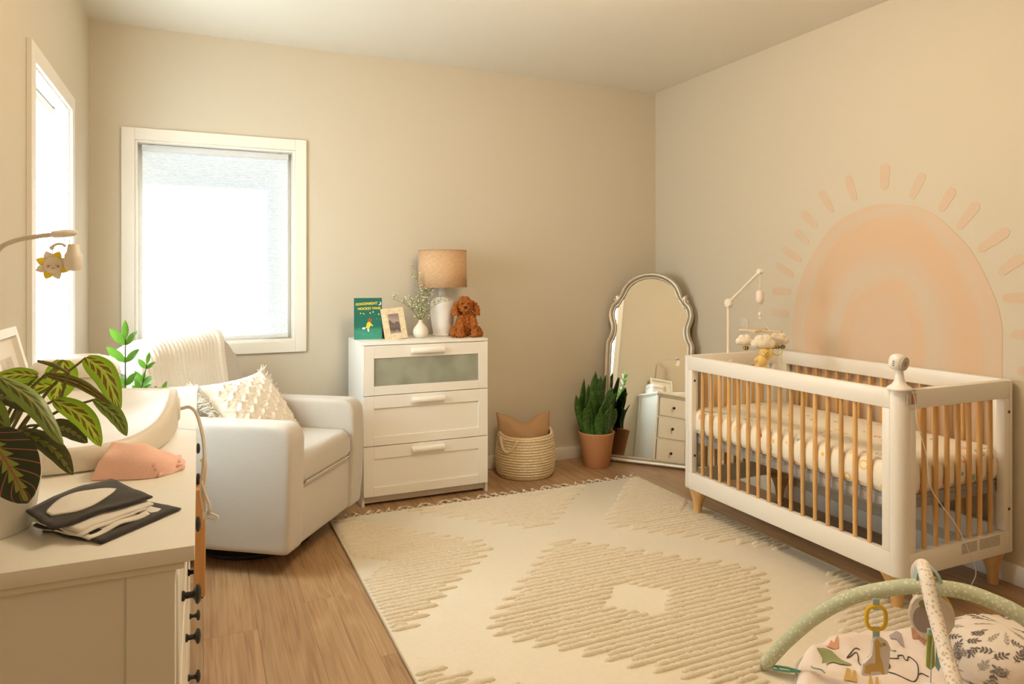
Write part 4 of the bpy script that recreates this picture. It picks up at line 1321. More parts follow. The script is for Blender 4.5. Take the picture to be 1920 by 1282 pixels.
def ridge(x0, x1, y):
    n = max(4, int((x1 - x0) / 0.010))
    b = BM()
    sg = 7
    rows = []
    for i in range(n + 1):
        t = i / n
        x = x0 + (x1 - x0) * t
        e = min(1, min(t * (x1 - x0), (1 - t) * (x1 - x0)) / 0.022) ** 0.5
        row = []
        for k in range(sg):
            a = PI * k / (sg - 1)
            nz1 = noise.noise(Vector((x * 95, y * 85 + k * 1.9, 0))) * 1.3
            nz2 = noise.noise(Vector((x * 30, y * 60, 4)))
            w = (0.0128 + 0.0030 * nz1 + 0.002 * nz2) * (0.25 + 0.75 * e)
            hh = (0.0130 + 0.0045 * nz1 + 0.002 * nz2) * (0.15 + 0.85 * e)
            row.append(b.verts.new((x + 0.003 * nz2, y + w * math.cos(a), RT - 0.001 + hh * math.sin(a))))
        rows.append(row)
    for p, q in zip(rows, rows[1:]):
        for k in range(sg - 1):
            b.faces.new((p[k], p[k + 1], q[k + 1], q[k]))
    b.faces.new(rows[0]); b.faces.new(rows[-1])
    return obj('tufted_ridge', b, TUFTR, RG, smooth=180)
CXc, HX, HY, PITCH = 1.647, 0.665, 0.690, 0.0315
nr = 0
y = RY0 + 0.03
row = 0
while y < RY1 - 0.02:
    j = row
    segs = []
    for cx, oy in ((CXc, 2.405), (RX0, 3.18), (RX1, 3.18)):
        k = round((y - oy) / 1.55)
        dy = abs(y - (oy + 1.55 * k)) / HY
        hw = HX * (1.04 - dy)
        hw = min(hw, HX * 0.955)
        if hw < 0.05: continue
        jit = (0.022 if j % 2 else -0.034)
        a, c = cx - hw - jit + random.uniform(-.012, .012), cx + hw + jit + random.uniform(-.012, .012)
        hole = 0.165 * (1 - abs(y - (oy + 1.55 * k)) / 0.155)
        if hole > 0.02:
            hole += random.uniform(-.01, .01)
            segs += [(a, cx - hole), (cx + hole, c)]
        else:
            segs.append((a, c))
    for a, c in segs:
        a, c = max(a, RX0 + 0.006), min(c, RX1 - 0.006)
        if c - a > 0.06 and y > 1.0:
            ridge(a, c, y + random.uniform(-.003, .003)); nr += 1
    y += PITCH; row += 1
# knotted fringe along the back edge
random.seed(9)
def strand(bm, pts, r):
    tube(bm, catmull(pts, 5), lambda t: r * (1 - 0.45 * t), 5)
nt_ = 33
for i in range(nt_):
    x = RX0 + 0.03 + (RX1 - RX0 - 0.06) * i / (nt_ - 1)
    b = BM()
    for s in (-1, 1):
        strand(b, [(x + s * 0.024, RY1 - 0.004, 0.007), (x + s * 0.014, RY1 + 0.016, 0.007), (x, RY1 + 0.026, 0.009)], 0.0050)
    ball(b, (x, RY1 + 0.027, 0.009), 0.0085, (1, 1, .8), 8, 6)
    dr = random.choice((-1, 1)) * random.uniform(.3, 1)
    for j in range(6):
        e = Vector((x + dr * random.uniform(.01, .045) + random.uniform(-.012, .012), RY1 + random.uniform(.038, .066), random.uniform(.003, .012)))
        strand(b, [(x, RY1 + 0.030, 0.008), Vector((x, RY1 + 0.03, .012)).lerp(e, .55) + Vector((0, 0, random.uniform(0, .006))), e], 0.0030)
    obj('tassel', b, TUFTR, RG, smooth=180)

# ================================================================== crochet basket with pillow
BS = thing('rope_basket', (2.012, 4.262, 0), 'cream crocheted rope basket with loop handles beside the white chest', 'basket', rot=(0, 0, math.radians(-24)))
ROPE = mat('cream_cotton_rope', (0.74, 0.60, 0.395), 0.9, noise_scale=80, noise_amt=0.15, bump=0.4, bump_scale=300)
NS, NR = 64, 15
def bask(u, v):
    r_ = v * NR
    k = math.floor(r_); f = r_ - k
    st = u * NS + 0.5 * (k % 2)
    g = st - math.floor(st)
    bulge = (abs(math.sin(PI * f)) ** 0.7) * 0.012 * (0.45 + 0.55 * abs(math.sin(PI * g)) ** 0.6)
    z = 0.004 + 0.262 * v
    a = 2 * PI * u
    rad = 0.181 + 0.013 * math.sin(PI * min(1, v * 1.1)) + 0.004 * math.sin(3 * a + 1) * v + bulge
    if v < 0.06: rad -= 0.012 * (1 - v / 0.06)
    lift = 0.030 * v ** 3 * (max(0, math.cos(a - math.radians(35))) ** 6 + 0.5 * max(0, math.cos(a - math.radians(180))) ** 6)
    return Vector((rad * math.cos(a), rad * math.sin(a), z + lift))
b = BM()
grid(b, bask, NS * 4, NR * 6 + 1, closed_u=True)
o = obj('basket_body', b, ROPE, BS, smooth=180); md = o.modifiers.new('s', 'SOLIDIFY'); md.thickness = 0.012; md.offset = -1
b = BM(); lathe(b, [(0, 0.002), (0.18, 0.002), (0.185, 0.008), (0.18, 0.012), (0, 0.012)], 40, cap=False); obj('basket_base', b, ROPE, BS)
def rimf(a, extra=0.0):
    p = bask(a / (2 * PI) % 1.0, 1.0)
    return Vector((p.x * (1 + extra), p.y * (1 + extra), p.z))
b = BM(); tube(b, [rimf(2 * PI * i / 120, -.03) + Vector((0, 0, .004 + 0.0016 * (i % 2))) for i in range(120)], 0.0095, 8, closed=True); obj('rim', b, ROPE, BS, smooth=180)
for a0 in (math.radians(232), math.radians(50)):
    pts = []
    for t in (-1, -.8, -.45, 0, .45, .8, 1):
        q = rimf(a0 + t * 0.36, 0.07)
        q.z = q.z - 0.085 * (1 - t * t) ** 0.7 - 0.002
        pts.append(q)
    cp = catmull(pts, 10)
    b = BM(); tube(b, cp, lambda t: 0.0125 + 0.0018 * math.sin(t * 110), 10)
    obj('handle', b, ROPE, BS, smooth=180)
BP = thing('tan_cushion', (2.012, 4.275, 0.222), 'tan linen pillow pushed down into the rope basket', 'cushion', rot=(math.radians(80), 0, math.radians(-12)))
b = BM()
def pil(u, v, side):
    a, c = 2 * u - 1, 2 * v - 1
    w, h = 0.345, 0.36
    notch = 0.052 * math.exp(-(a / 0.42) ** 2) * max(0, c) ** 2
    x = w / 2 * a * (1 + 0.08 * max(0, c))
    y = h / 2 * c + (0.012 if c > .5 else 0) * abs(a) ** 3 - notch - 0.012 * (1 - a * a) * max(0, c)
    z = 0.095 * (max(0, (1 - a ** 2) * (1 - c ** 2)) ** 0.55) * (1 - 0.5 * math.exp(-(a / 0.2) ** 2) * max(0, c))
    z += 0.007 * noise.noise(Vector((u * 6, v * 5, side))) * min(1, z * 40)
    return Vector((x, y, side * z))
for s in (1, -1):
    grid(b, lambda u, v: pil(u, v, s), 44, 40)
bmesh.ops.remove_doubles(b, verts=b.verts, dist=0.0003)
obj('pillow_body', b, mat('tan_linen', (0.46, 0.285, 0.15), 0.9, noise_scale=300, noise_amt=0.10, bump=0.25, bump_scale=500), BP, smooth=180)

# ================================================================== snake plant
SP = thing('snake_plant', (2.557, 4.235, 0), 'snake plant with upright green leaves in a terracotta pot', 'plant')
b = BM(); lathe(b, [(0, 0.0), (0.088, 0.0), (0.092, 0.004), (0.124, 0.226), (0.127, 0.232), (0.127, 0.240), (0.122, 0.243), (0.116, 0.238), (0.112, 0.205), (0, 0.205)], 48, cap=False)
obj('pot', b, mat('terracotta', (0.56, 0.27, 0.125), 0.7, noise_scale=30, noise_amt=0.06), SP)
b = BM(); lathe(b, [(0, 0.212), (0.113, 0.206)], 24, cap=False); obj('soil', b, mat('dark_soil', (0.03, 0.02, 0.012), 0.95, bump=1, bump_scale=150), SP)
SNAKE, snt, sb = nodes_of('snake_leaf', (0.05, 0.13, 0.02), 0.38)
tc = snt.nodes.new('ShaderNodeTexCoord'); mp = snt.nodes.new('ShaderNodeMapping'); mp.inputs['Scale'].default_value = (2.5, 16, 1)
snt.links.new(tc.outputs['UV'], mp.inputs['Vector']); nq = snt.nodes.new('ShaderNodeTexNoise'); nq.inputs['Scale'].default_value = 1; nq.inputs['Distortion'].default_value = 0.8; nq.inputs['Detail'].default_value = 3
snt.links.new(mp.outputs[0], nq.inputs['Vector'])
cr = ramp(snt, [(0.40, (0.028, 0.080, 0.012)), (0.54, (0.045, 0.120, 0.017)), (0.70, (0.085, 0.19, 0.028))])
snt.links.new(nq.outputs['Fac'], cr.inputs[0]); snt.links.new(cr.outputs[0], sb.inputs['Base Color'])
random.seed(21)
SL = [(-0.085, -0.02, -0.16, -0.02, 0.335, .042), (-0.05, 0.03, -0.10, 0.03, 0.33, .046), (-0.06, -0.04, -0.075, -0.05, 0.30, .05), (-0.04, 0.05, -0.075, 0.03, 0.44, .045), (-0.015, -0.03, -0.035, -0.02, 0.47, .048),
      (0.0, 0.04, 0.02, 0.05, 0.49, .05), (0.02, 0.0, 0.03, 0.0, 0.46, .05), (0.05, 0.04, 0.06, 0.05, 0.36, .05), (0.05, -0.03, 0.09, -0.03, 0.375, .062), (0.075, -0.04, 0.125, -0.03, 0.33, .058),
      (0.04, -0.07, 0.06, -0.085, 0.25, .055), (-0.02, -0.075, -0.03, -0.095, 0.22, .05), (0.085, 0.0, 0.15, 0.01, 0.20, .06), (0.07, 0.05, 0.12, 0.09, 0.45, .05), (0.01, -0.05, 0.02, -0.055, 0.27, .042),
      (-0.07, 0.04, -0.09, 0.06, 0.28, .04), (-0.02, 0.0, -0.055, 0.01, 0.40, .046), (0.03, 0.05, 0.045, 0.06, 0.43, .046), (-0.08, -0.04, -0.115, -0.05, 0.24, .045), (0.03, -0.06, 0.05, -0.055, 0.33, .05), (0.09, 0.05, 0.13, 0.06, 0.30, .045)]
def spear(bm, p0, p1, width, face, twist=0.3, n=14):
    ax = (p1 - p0); ln = ax.length; ax.normalize()
    side0 = ax.cross(face)
    if side0.length < 1e-3: side0 = ax.orthogonal()
    side0.normalize()
    def fn(u, v):
        t = v
        w = width / 2 * (min(1, 0.55 + t * 1.6)) * (1 - max(0, (t - 0.55) / 0.45) ** 2.2 * 0.985)
        a = 2 * u - 1
        sd = Matrix.Rotation(twist * (t - 0.3), 3, ax) @ side0
        nr_ = ax.cross(sd)
        return p0 + ax * (ln * t) + sd * (a * w) + nr_ * (0.25 * w * a * a * 1.3) + nr_ * (0.02 * math.sin(t * PI))
    grid(bm, fn, 5, n, uv=True)
for k, (x, y, tx, ty, hh, w) in enumerate(SL):
    b = BM()
    spear(b, Vector((x, y, 0.20)), Vector((tx * 1.12, ty * 1.05, 0.20 + hh * 0.93)), w * 1.38, Vector((random.uniform(-.4, .4), -1, 0.1)), random.uniform(-.7, .7))
    o = obj('leaf', b, SNAKE, SP, smooth=180); md = o.modifiers.new('s', 'SOLIDIFY'); md.thickness = 0.0035

# ================================================================== mirror leaning in the corner
MR = thing('floor_mirror', (0, 0, 0), 'tall champagne framed mirror with scalloped arched top leaning in the corner', 'mirror')
BL, BR = Vector((2.662, 4.353, 0)), Vector((3.078, 3.859, 0))
ux = (BR - BL).normalized(); nb_ = Vector((ux.y * -1, ux.x, 0))
if nb_.dot(Vector((1, 1, 0))) < 0: nb_ = -nb_
tilt = math.radians(8.7)
upv = Vector((0, 0, math.cos(tilt))) + nb_ * math.sin(tilt)
nfront = upv.cross(ux); 
if nfront.dot(Vector((-1, -1, 0))) < 0: nfront = -nfront
mid = (BL + BR) / 2
# local axes: x along the base, y backward, z up the leaning face
MR.matrix_world = Matrix(((ux.x, -nfront.x, upv.x, mid.x), (ux.y, -nfront.y, upv.y, mid.y), (ux.z, -nfront.z, upv.z, 0.002), (0, 0, 0, 1)))
half = [(0.0, 1.372)]
for i in range(1, 13):
    a = (PI / 2) * i / 13 * 1.02
    half.append((0.232 * math.sin(a), 1.178 + 0.194 * math.cos(a)))
half += [(0.230, 1.204), (0.268, 1.207), (0.266, 1.168)]
half += [tuple(p)[:2] for p in catmull([(0.266, 1.160, 0), (0.296, 1.125, 0), (0.312, 1.07, 0), (0.306, 1.02, 0), (0.290, 0.965, 0), (0.296, 0.91, 0), (0.318, 0.862, 0), (0.323, 0.845, 0)], 4)]
half += [(0.323, 0.6), (0.323, 0.3), (0.323, 0.0)]
outl = half + [(-x, z) for x, z in half[::-1] if abs(x) > 1e-6]
# offset inward
def offset(poly, d):
    n = len(poly); res = []
    area = sum(poly[i][0] * poly[(i + 1) % n][1] - poly[(i + 1) % n][0] * poly[i][1] for i in range(n))
    sg = 1 if area > 0 else -1
    for i in range(n):
        p0, p1, p2 = Vector(poly[i - 1]), Vector(poly[i]), Vector(poly[(i + 1) % n])
        e1, e2 = (p1 - p0).normalized(), (p2 - p1).normalized()
        n1, n2 = Vector((-e1.y, e1.x)) * sg, Vector((-e2.y, e2.x)) * sg
        m = n1 + n2
        if m.length < 1e-4: m = n1
        m.normalize()
        k = 1 / max(0.5, m.dot(n1))
        res.append(p1 + m * d * k)
    return res
prof_ = [(0.0, 0.012), (-0.002, -0.010), (0.003, -0.022), (0.012, -0.031), (0.022, -0.030), (0.030, -0.020), (0.033, -0.008), (0.036, -0.013), (0.040, -0.013), (0.045, -0.004), (0.047, 0.004)]
b = BM()
loops = []
for d, y in prof_:
    loops.append([b.verts.new((p[0], y, p[1])) for p in offset(outl, d)])
for p, q in zip(loops, loops[1:]):
    for i in range(len(p)):
        j = (i + 1) % len(p); b.faces.new((p[i], p[j], q[j], q[i]))
SILV = mat('champagne_leaf', (0.62, 0.55, 0.44), 0.44, metal=0.75, noise_scale=25, noise_amt=0.10)
obj('frame', b, SILV, MR, smooth=50)
b = BM()
gh = [(0.0, 1.334)] + [(0.196 * math.sin(PI / 2 * i / 10), 1.178 + 0.156 * math.cos(PI / 2 * i / 10)) for i in range(1, 11)]
gh += [(0.226, 1.155), (0.250, 1.125), (0.274, 1.07), (0.268, 1.02), (0.254, 0.965), (0.260, 0.91), (0.281, 0.86), (0.287, 0.83), (0.287, 0.035)]
gh = gh + [(-x, z) for x, z in gh[::-1] if x > 1e-6]
rim_ = [b.verts.new((p[0], 0.001, p[1])) for p in gh]
hub = b.verts.new((0, 0.001, 0.80))
for i in range(len(rim_)):
    b.faces.new((hub, rim_[i], rim_[(i + 1) % len(rim_)]))
MIRR, mnt, mb_ = nodes_of('mirror_silver', (0.86, 0.87, 0.85), 0.0)
mb_.inputs['Metallic'].default_value = 1.0
obj('mirror_glass', b, MIRR, MR, smooth=0)
b = BM(); prism(b, [tuple(p) for p in offset(outl, 0.004)], 0.0065, 0.012, 'xz')
bmesh.ops.triangulate(b, faces=[f for f in b.faces if len(f.verts) > 4])
obj('backing', b, mat('brown_backing', (0.16, 0.10, 0.06), 0.8), MR, smooth=0)

# ================================================================== zz plant on its stand behind the dresser
ZS = thing('plant_stand', (-0.255, 3.02, 0), 'thin legged plant stand between the long dresser and the armchair', 'plant stand')
STD = mat('dark_bronze_wire', (0.10, 0.06, 0.035), 0.4, metal=0.4)
for k in range(3):
    a = 2 * PI * k / 3 + 0.3
    b = BM(); tube(b, [(0.17 * math.cos(a), 0.17 * math.sin(a), 0.0), (0.10 * math.cos(a), 0.10 * math.sin(a), 0.44)], 0.006, 8)
    obj('leg', b, STD, ZS)
b = BM(); lathe(b, [(0, 0.434), (0.118, 0.434), (0.12, 0.438), (0.12, 0.444), (0.118, 0.448), (0, 0.448)], 32, cap=False); obj('stand_top', b, STD, ZS)
ZZ = thing('zz_plant', (-0.255, 3.02, 0.448), 'glossy green potted plant with paired leaflets standing behind the long dresser', 'plant')
b = BM(); lathe(b, [(0, 0), (0.075, 0), (0.082, 0.01), (0.10, 0.15), (0.10, 0.165), (0.093, 0.168), (0.088, 0.14), (0, 0.14)], 36, cap=False)
obj('pot', b, mat('grey_stoneware', (0.45, 0.44, 0.42), 0.5), ZZ)
ZL = mat('zz_leaf', (0.15, 0.36, 0.04), 0.3, noise_scale=30, noise_amt=0.2, translucent=0.45)
ZT = mat('zz_stem', (0.10, 0.15, 0.05), 0.5)
def leaflet(bm, p, d, up, ln, wd, n=5):
    d = d.normalized(); s = d.cross(up)
    if s.length < 1e-3: s = d.orthogonal()
    s.normalize(); nn_ = s.cross(d)
    def fn(u, v):
        a = 2 * u - 1
        w = wd / 2 * math.sin(PI * min(1, v * 0.93 + 0.06)) ** 0.8
        return p + d * (ln * v) + s * (a * w) + nn_ * (0.18 * w * (a * a) * 2 - 0.06 * ln * math.sin(PI * v))
    grid(bm, fn, 3, n + 2)
random.seed(8)
ZSTEMS = [((0.005, -0.06, 0.655), .078, 5), ((0.075, -0.03, 0.555), .050, 6), ((0.12, 0.04, 0.43), .055, 7), ((-0.12, 0.05, 0.42), .055, 7), ((-0.05, 0.10, 0.50), .055, 8), ((0.05, 0.11, 0.46), .055, 7), ((-0.10, -0.06, 0.44), .055, 7), ((0.17, 0.02, 0.33), .05, 6)]
for k, (e, ln, npair) in enumerate(ZSTEMS):
    E_ = Vector(e)
    cv = catmull([(E_.x * .1, E_.y * .1, 0.13), (E_.x * .45, E_.y * .45, 0.13 + (E_.z - .13) * .5), E_], 12)
    b = BM(); tube(b, cv, lambda t: 0.0055 - 0.0035 * t, 6)
    st_ = obj('stem', b, ZT, ZZ)
    m_ = len(cv) - 1
    for i in range(npair):
        t = 0.42 + 0.56 * i / (npair - 1)
        p = cv[int(t * m_)]
        ax = (cv[min(m_, int(t * m_) + 1)] - cv[max(0, int(t * m_) - 1)]).normalized()
        sd = ax.cross(Vector((0.41, 0.91, 0)))
        sd.normalize()
        for s in (-1, 1):
            b = BM(); leaflet(b, p, ax * 0.75 + sd * s * 0.8 + Vector((random.uniform(-.15, .15), random.uniform(-.35, .1), 0)), Vector((-.3, -.8, .5)), ln * random.uniform(.85, 1.1), ln * .42)
            obj('leaflet', b, ZL, st_, smooth=180)
    b = BM(); leaflet(b, cv[-1], (cv[-1] - cv[-3]), Vector((-.3, -.9, .2)), ln * .9, ln * .33)
    obj('leaflet', b, ZL, st_, smooth=180)

# ================================================================== prayer plant (foreground)
PPX, PPY = -0.302, 1.268
PP = thing('prayer_plant', (PPX, PPY, HT), 'prayer plant with veined drooping leaves in a white pot on the long dresser', 'plant')
b = BM(); lathe(b, [(0, 0.0), (0.068, 0.0), (0.072, 0.004), (0.088, 0.118), (0.090, 0.122), (0.088, 0.126), (0.083, 0.124), (0.080, 0.105), (0, 0.105)], 48, cap=False)
obj('pot', b, mat('glossy_white_pot', (0.80, 0.77, 0.70), 0.2), PP)
b = BM(); lathe(b, [(0, 0.112), (0.081, 0.107)], 24, cap=False); obj('soil', b, mat('dark_soil', (0.03, 0.02, 0.012), 0.95, bump=1, bump_scale=150), PP)
def leaf_material(name, base, edge, blotch, rib, vein, dark, transl):
    m, nt, bs = nodes_of(name, base, 0.38)
    tc = nt.nodes.new('ShaderNodeTexCoord'); sp = nt.nodes.new('ShaderNodeSeparateXYZ'); nt.links.new(tc.outputs['UV'], sp.inputs[0])
    x = mathn(nt, 'ABSOLUTE', mathn(nt, 'MULTIPLY', mathn(nt, 'SUBTRACT', sp.outputs[0], 0.5), 2.0))
    # feather lines sweeping from the midrib to the edge
    ph = mathn(nt, 'SUBTRACT', mathn(nt, 'MULTIPLY', sp.outputs[1], 7.0 if dark else 5.5), mathn(nt, 'MULTIPLY', mathn(nt, 'POWER', x, 0.8), 2.0))
    fr = mathn(nt, 'FRACT', ph)
    tri = mathn(nt, 'ABSOLUTE', mathn(nt, 'SUBTRACT', fr, 0.5))
    def mixc(fac, c1, c2):
        mx = nt.nodes.new('ShaderNodeMixRGB')
        nt.links.new(fac, mx.inputs[0])
        for i, c in ((1, c1), (2, c2)):
            if isinstance(c, tuple): mx.inputs[i].default_value = (*c, 1)
            else: nt.links.new(c, mx.inputs[i])
        return mx.outputs[0]
    c = mixc(x, base, edge)
    # brown blotches either side of the rib between the veins
    bl = mathn(nt, 'MULTIPLY', mathn(nt, 'MULTIPLY', mathn(nt, 'GREATER_THAN', x, 0.12), mathn(nt, 'LESS_THAN', x, 0.50 if not dark else 0.0)), mathn(nt, 'LESS_THAN', tri, 0.30))
    c = mixc(bl, c, blotch)
    # jagged pale band along the rib
    jag = mathn(nt, 'LESS_THAN', x, mathn(nt, 'ADD', mathn(nt, 'MULTIPLY', tri, 0.55 if dark else 0.16), 0.05))
    c = mixc(jag, c, rib)
    ve = mathn(nt, 'LESS_THAN', tri, 0.055 if dark else 0.03)
    ve = mathn(nt, 'MULTIPLY', ve, mathn(nt, 'GREATER_THAN', x, 0.03))
    c = mixc(ve, c, vein)
    c = mixc(mathn(nt, 'LESS_THAN', x, 0.035), c, vein if dark else rib)
    nt.links.new(c, bs.inputs['Base Color'])
    if transl:
        tr = nt.nodes.new('ShaderNodeBsdfTranslucent'); nt.links.new(c, tr.inputs['Color'])
        ms = nt.nodes.new('ShaderNodeMixShader'); ms.inputs[0].default_value = transl
        nt.links.new(bs.outputs[0], ms.inputs[1]); nt.links.new(tr.outputs[0], ms.inputs[2]); nt.links.new(ms.outputs[0], nt.nodes['Material Output'].inputs['Surface'])
    return m
LB = leaf_material('leaf_bright', (0.50, 0.66, 0.06), (0.27, 0.52, 0.03), (0.20, 0.085, 0.02), (0.52, 0.66, 0.12), (0.30, 0.46, 0.06), False, 0.55)
LD = leaf_material('leaf_dark', (0.018, 0.032, 0.010), (0.03, 0.05, 0.014), (0.02, 0.02, 0.01), (0.24, 0.34, 0.05), (0.36, 0.12, 0.09), True, 0.0)
LM = leaf_material('leaf_mid', (0.22, 0.31, 0.07), (0.26, 0.40, 0.08), (0.10, 0.10, 0.03), (0.42, 0.48, 0.14), (0.24, 0.28, 0.09), False, 0.25)
LO = leaf_material('leaf_olive', (0.085, 0.10, 0.035), (0.10, 0.12, 0.045), (0.04, 0.045, 0.02), (0.30, 0.36, 0.09), (0.19, 0.13, 0.075), True, 0.1)
LBR = leaf_material('leaf_brown', (0.11, 0.055, 0.022), (0.22, 0.26, 0.05), (0.08, 0.035, 0.015), (0.36, 0.34, 0.10), (0.2, 0.18, 0.05), False, 0.15)
EYE = Vector((0, 0, 1.34))
def pleaf(pts, width, m, tilt=0.0, cup=0.15, wav=0.04, n=22, seed=0):
    cv = catmull([Vector(p) for p in pts], 10)
    o0 = Vector((PPX, PPY, HT))
    b = BM()
    N = len(cv) - 1
    def fn(u, v):
        i = min(N, round(v * N))
        p = cv[i]
        t = (cv[min(N, i + 1)] - cv[max(0, i - 1)]).normalized()
        view = (EYE - p).normalized()
        s = t.cross(view).normalized()
        s = Matrix.Rotation(tilt, 3, t) @ s
        nrm = s.cross(t)
        a = 2 * u - 1
        w = 0.82 * width / 2 * (math.sin(PI * min(1, 0.04 + 0.96 * v) ** 0.85) ** 0.62 if v < 1 else 0.02)
        wv = wav * w * math.sin(v * 21 + seed + (2 if a > 0 else 0)) * abs(a)
        return p - o0 + s * (a * w) - nrm * (cup * w * a * a) + nrm * wv
    grid(b, fn, 9, N + 1, uv=True)
    o = obj('leaf', b, m, PP, smooth=180)
    return o
pleaf([(-0.262, 1.150, 1.128), (-0.232, 1.126, 1.085), (-0.208, 1.112, 1.036)], 0.088, LD, 0.25, 0.12, .03, seed=1)
pleaf([(-0.224, 1.166, 1.122), (-0.186, 1.147, 1.098), (-0.160, 1.135, 1.062)], 0.034, LO, 0.4, 0.3, seed=2)
pleaf([(-0.246, 1.153, 1.199), (-0.204, 1.133, 1.166), (-0.168, 1.116, 1.108)], 0.036, LM, -0.5, 0.3, seed=3)
pleaf([(-0.190, 1.183, 1.160), (-0.152, 1.165, 1.136), (-0.128, 1.154, 1.094)], 0.038, LB, 0.3, 0.2, seed=4)
pleaf([(-0.205, 1.210, 1.195), (-0.159, 1.190, 1.180), (-0.116, 1.170, 1.150)], 0.020, LBR, 0.5, 0.2, seed=5)
pleaf([(-0.160, 1.256, 1.212), (-0.132, 1.243, 1.186), (-0.112, 1.235, 1.128)], 0.044, LB, -0.2, 0.12, seed=6)
pleaf([(-0.143, 1.206, 1.154), (-0.115, 1.192, 1.130), (-0.098, 1.184, 1.100)], 0.032, LM, 0.6, 0.2, seed=7)
pleaf([(-0.204, 1.352, 1.200), (-0.209, 1.355, 1.165), (-0.219, 1.358, 1.130)], 0.060, LB, 0.1, 0.1, seed=8)
pleaf([(-0.222, 1.253, 1.188), (-0.255, 1.266, 1.190), (-0.300, 1.282, 1.178)], 0.030, LB, 0.4, 0.2, seed=9)
pleaf([(-0.212, 1.303, 1.165), (-0.252, 1.319, 1.163), (-0.304, 1.341, 1.156)], 0.036, LB, -0.3, 0.2, seed=10)
pleaf([(-0.204, 1.220, 1.118), (-0.176, 1.208, 1.111), (-0.150, 1.198, 1.092)], 0.034, LO, 0.5, 0.2, seed=11)
pleaf([(-0.290, 1.19, 1.175), (-0.262, 1.170, 1.150), (-0.240, 1.155, 1.110)], 0.045, LM, 0.2, 0.2, seed=12)
pleaf([(-0.300, 1.25, 1.165), (-0.250, 1.225, 1.160), (-0.205, 1.205, 1.135)], 0.040, LO, 0.6, 0.2, seed=13)
pleaf([(-0.330, 1.24, 1.20), (-0.375, 1.20, 1.19), (-0.42, 1.17, 1.15)], 0.05, LB, 0.3, 0.2, seed=14)
pleaf([(-0.310, 1.20, 1.18), (-0.33, 1.14, 1.16), (-0.335, 1.10, 1.10)], 0.05, LM, 0.3, 0.2, seed=15)
pleaf([(-0.32, 1.32, 1.19), (-0.36, 1.38, 1.20), (-0.39, 1.43, 1.17)], 0.05, LB, 0.3, 0.2, seed=16)
PET = mat('petiole', (0.17, 0.17, 0.045), 0.5)
o0 = Vector((PPX, PPY, HT))
for base_, topp in (((-0.29, 1.25), (-0.262, 1.150, 1.128)), ((-0.27, 1.25), (-0.224, 1.166, 1.122)), ((-0.28, 1.24), (-0.246, 1.153, 1.199)), ((-0.27, 1.26), (-0.190, 1.183, 1.160)),
                     ((-0.28, 1.26), (-0.205, 1.210, 1.195)), ((-0.27, 1.27), (-0.160, 1.256, 1.212)), ((-0.27, 1.25), (-0.143, 1.206, 1.154)), ((-0.28, 1.29), (-0.204, 1.352, 1.200)),
                     ((-0.29, 1.28), (-0.222, 1.253, 1.188)), ((-0.29, 1.27), (-0.212, 1.303, 1.165)), ((-0.28, 1.27), (-0.204, 1.220, 1.118)), ((-0.30, 1.25), (-0.290, 1.19, 1.175)), ((-0.31, 1.27), (-0.330, 1.24, 1.20)), ((-0.31, 1.25), (-0.310, 1.20, 1.18)), ((-0.31, 1.29), (-0.32, 1.32, 1.19)), ((-0.30, 1.27), (-0.300, 1.25, 1.165))):
    p0, p2 = Vector((*base_, 1.065)), Vector(topp)
    p1 = p0.lerp(p2, 0.55) + Vector((0, 0, 0.018))
    b = BM(); tube(b, [q - o0 for q in catmull([p0, p1, p2], 8)], lambda t: 0.0030 - 0.0012 * t, 6)
    obj('petiole', b, PET, PP)
b = BM(); tube(b, [Vector(p) - o0 for p in ((-0.211, 1.191, 1.217), (-0.190, 1.182, 1.211), (-0.171, 1.173, 1.200), (-0.185, 1.19, 1.15))], lambda t: 0.002 + 0.0015 * math.sin(PI * min(1, t * 1.5)), 7)
obj('new_shoot', b, PET, PP)

# ================================================================== crib
KX, KY, KD, KL = 2.488, 1.848, 0.729, 1.346
CR = thing('crib', (KX, KY, 0), 'white crib with honey wood spindles standing along the mural wall', 'crib')
ZT_, ZB_, RH0, RH1, PW, TH_ = 0.889, 0.153, 0.075, 0.094, 0.085, 0.034
CW_ = 0.050
def corner_outline(r=0.042, n=7):
    pts = [(r - r * math.cos(PI / 2 * i / n), r - r * math.sin(PI / 2 * i / n)) for i in range(n + 1)]   # (0,r) -> (r,0)
    return pts + [(CW_, 0), (CW_, TH_), (TH_ + .006, TH_), (TH_, TH_ + .006), (TH_, CW_), (0, CW_)]
for sx in (0, 1):
    for sy in (0, 1):
        ol = [((KD - x) if sx else x, (KL - y) if sy else y) for x, y in corner_outline()]
        b = BM(); prism(b, ol, ZB_, ZT_, 'xy', bevel=0.003)
        obj('corner_post', b, CRIBWHITE, CR, smooth=50)
g = 0.0006
for y0 in (0, KL - TH_):
    for z0, z1 in ((ZT_ - RH0, ZT_), (ZB_, ZB_ + RH1)):
        b = BM(); box(b, CW_ + g, KD - CW_ - g, y0, y0 + TH_, z0, z1, bevel=0.0025); obj('end_rail', b, CRIBWHITE, CR)
    for q0, q1 in ((CW_ + g, PW), (KD - PW, KD - CW_ - g)):
        b = BM(); box(b, q0, q1, y0, y0 + TH_, ZB_ + RH1 + g, ZT_ - RH0 - g, bevel=0.002); obj('stile', b, CRIBWHITE, CR)
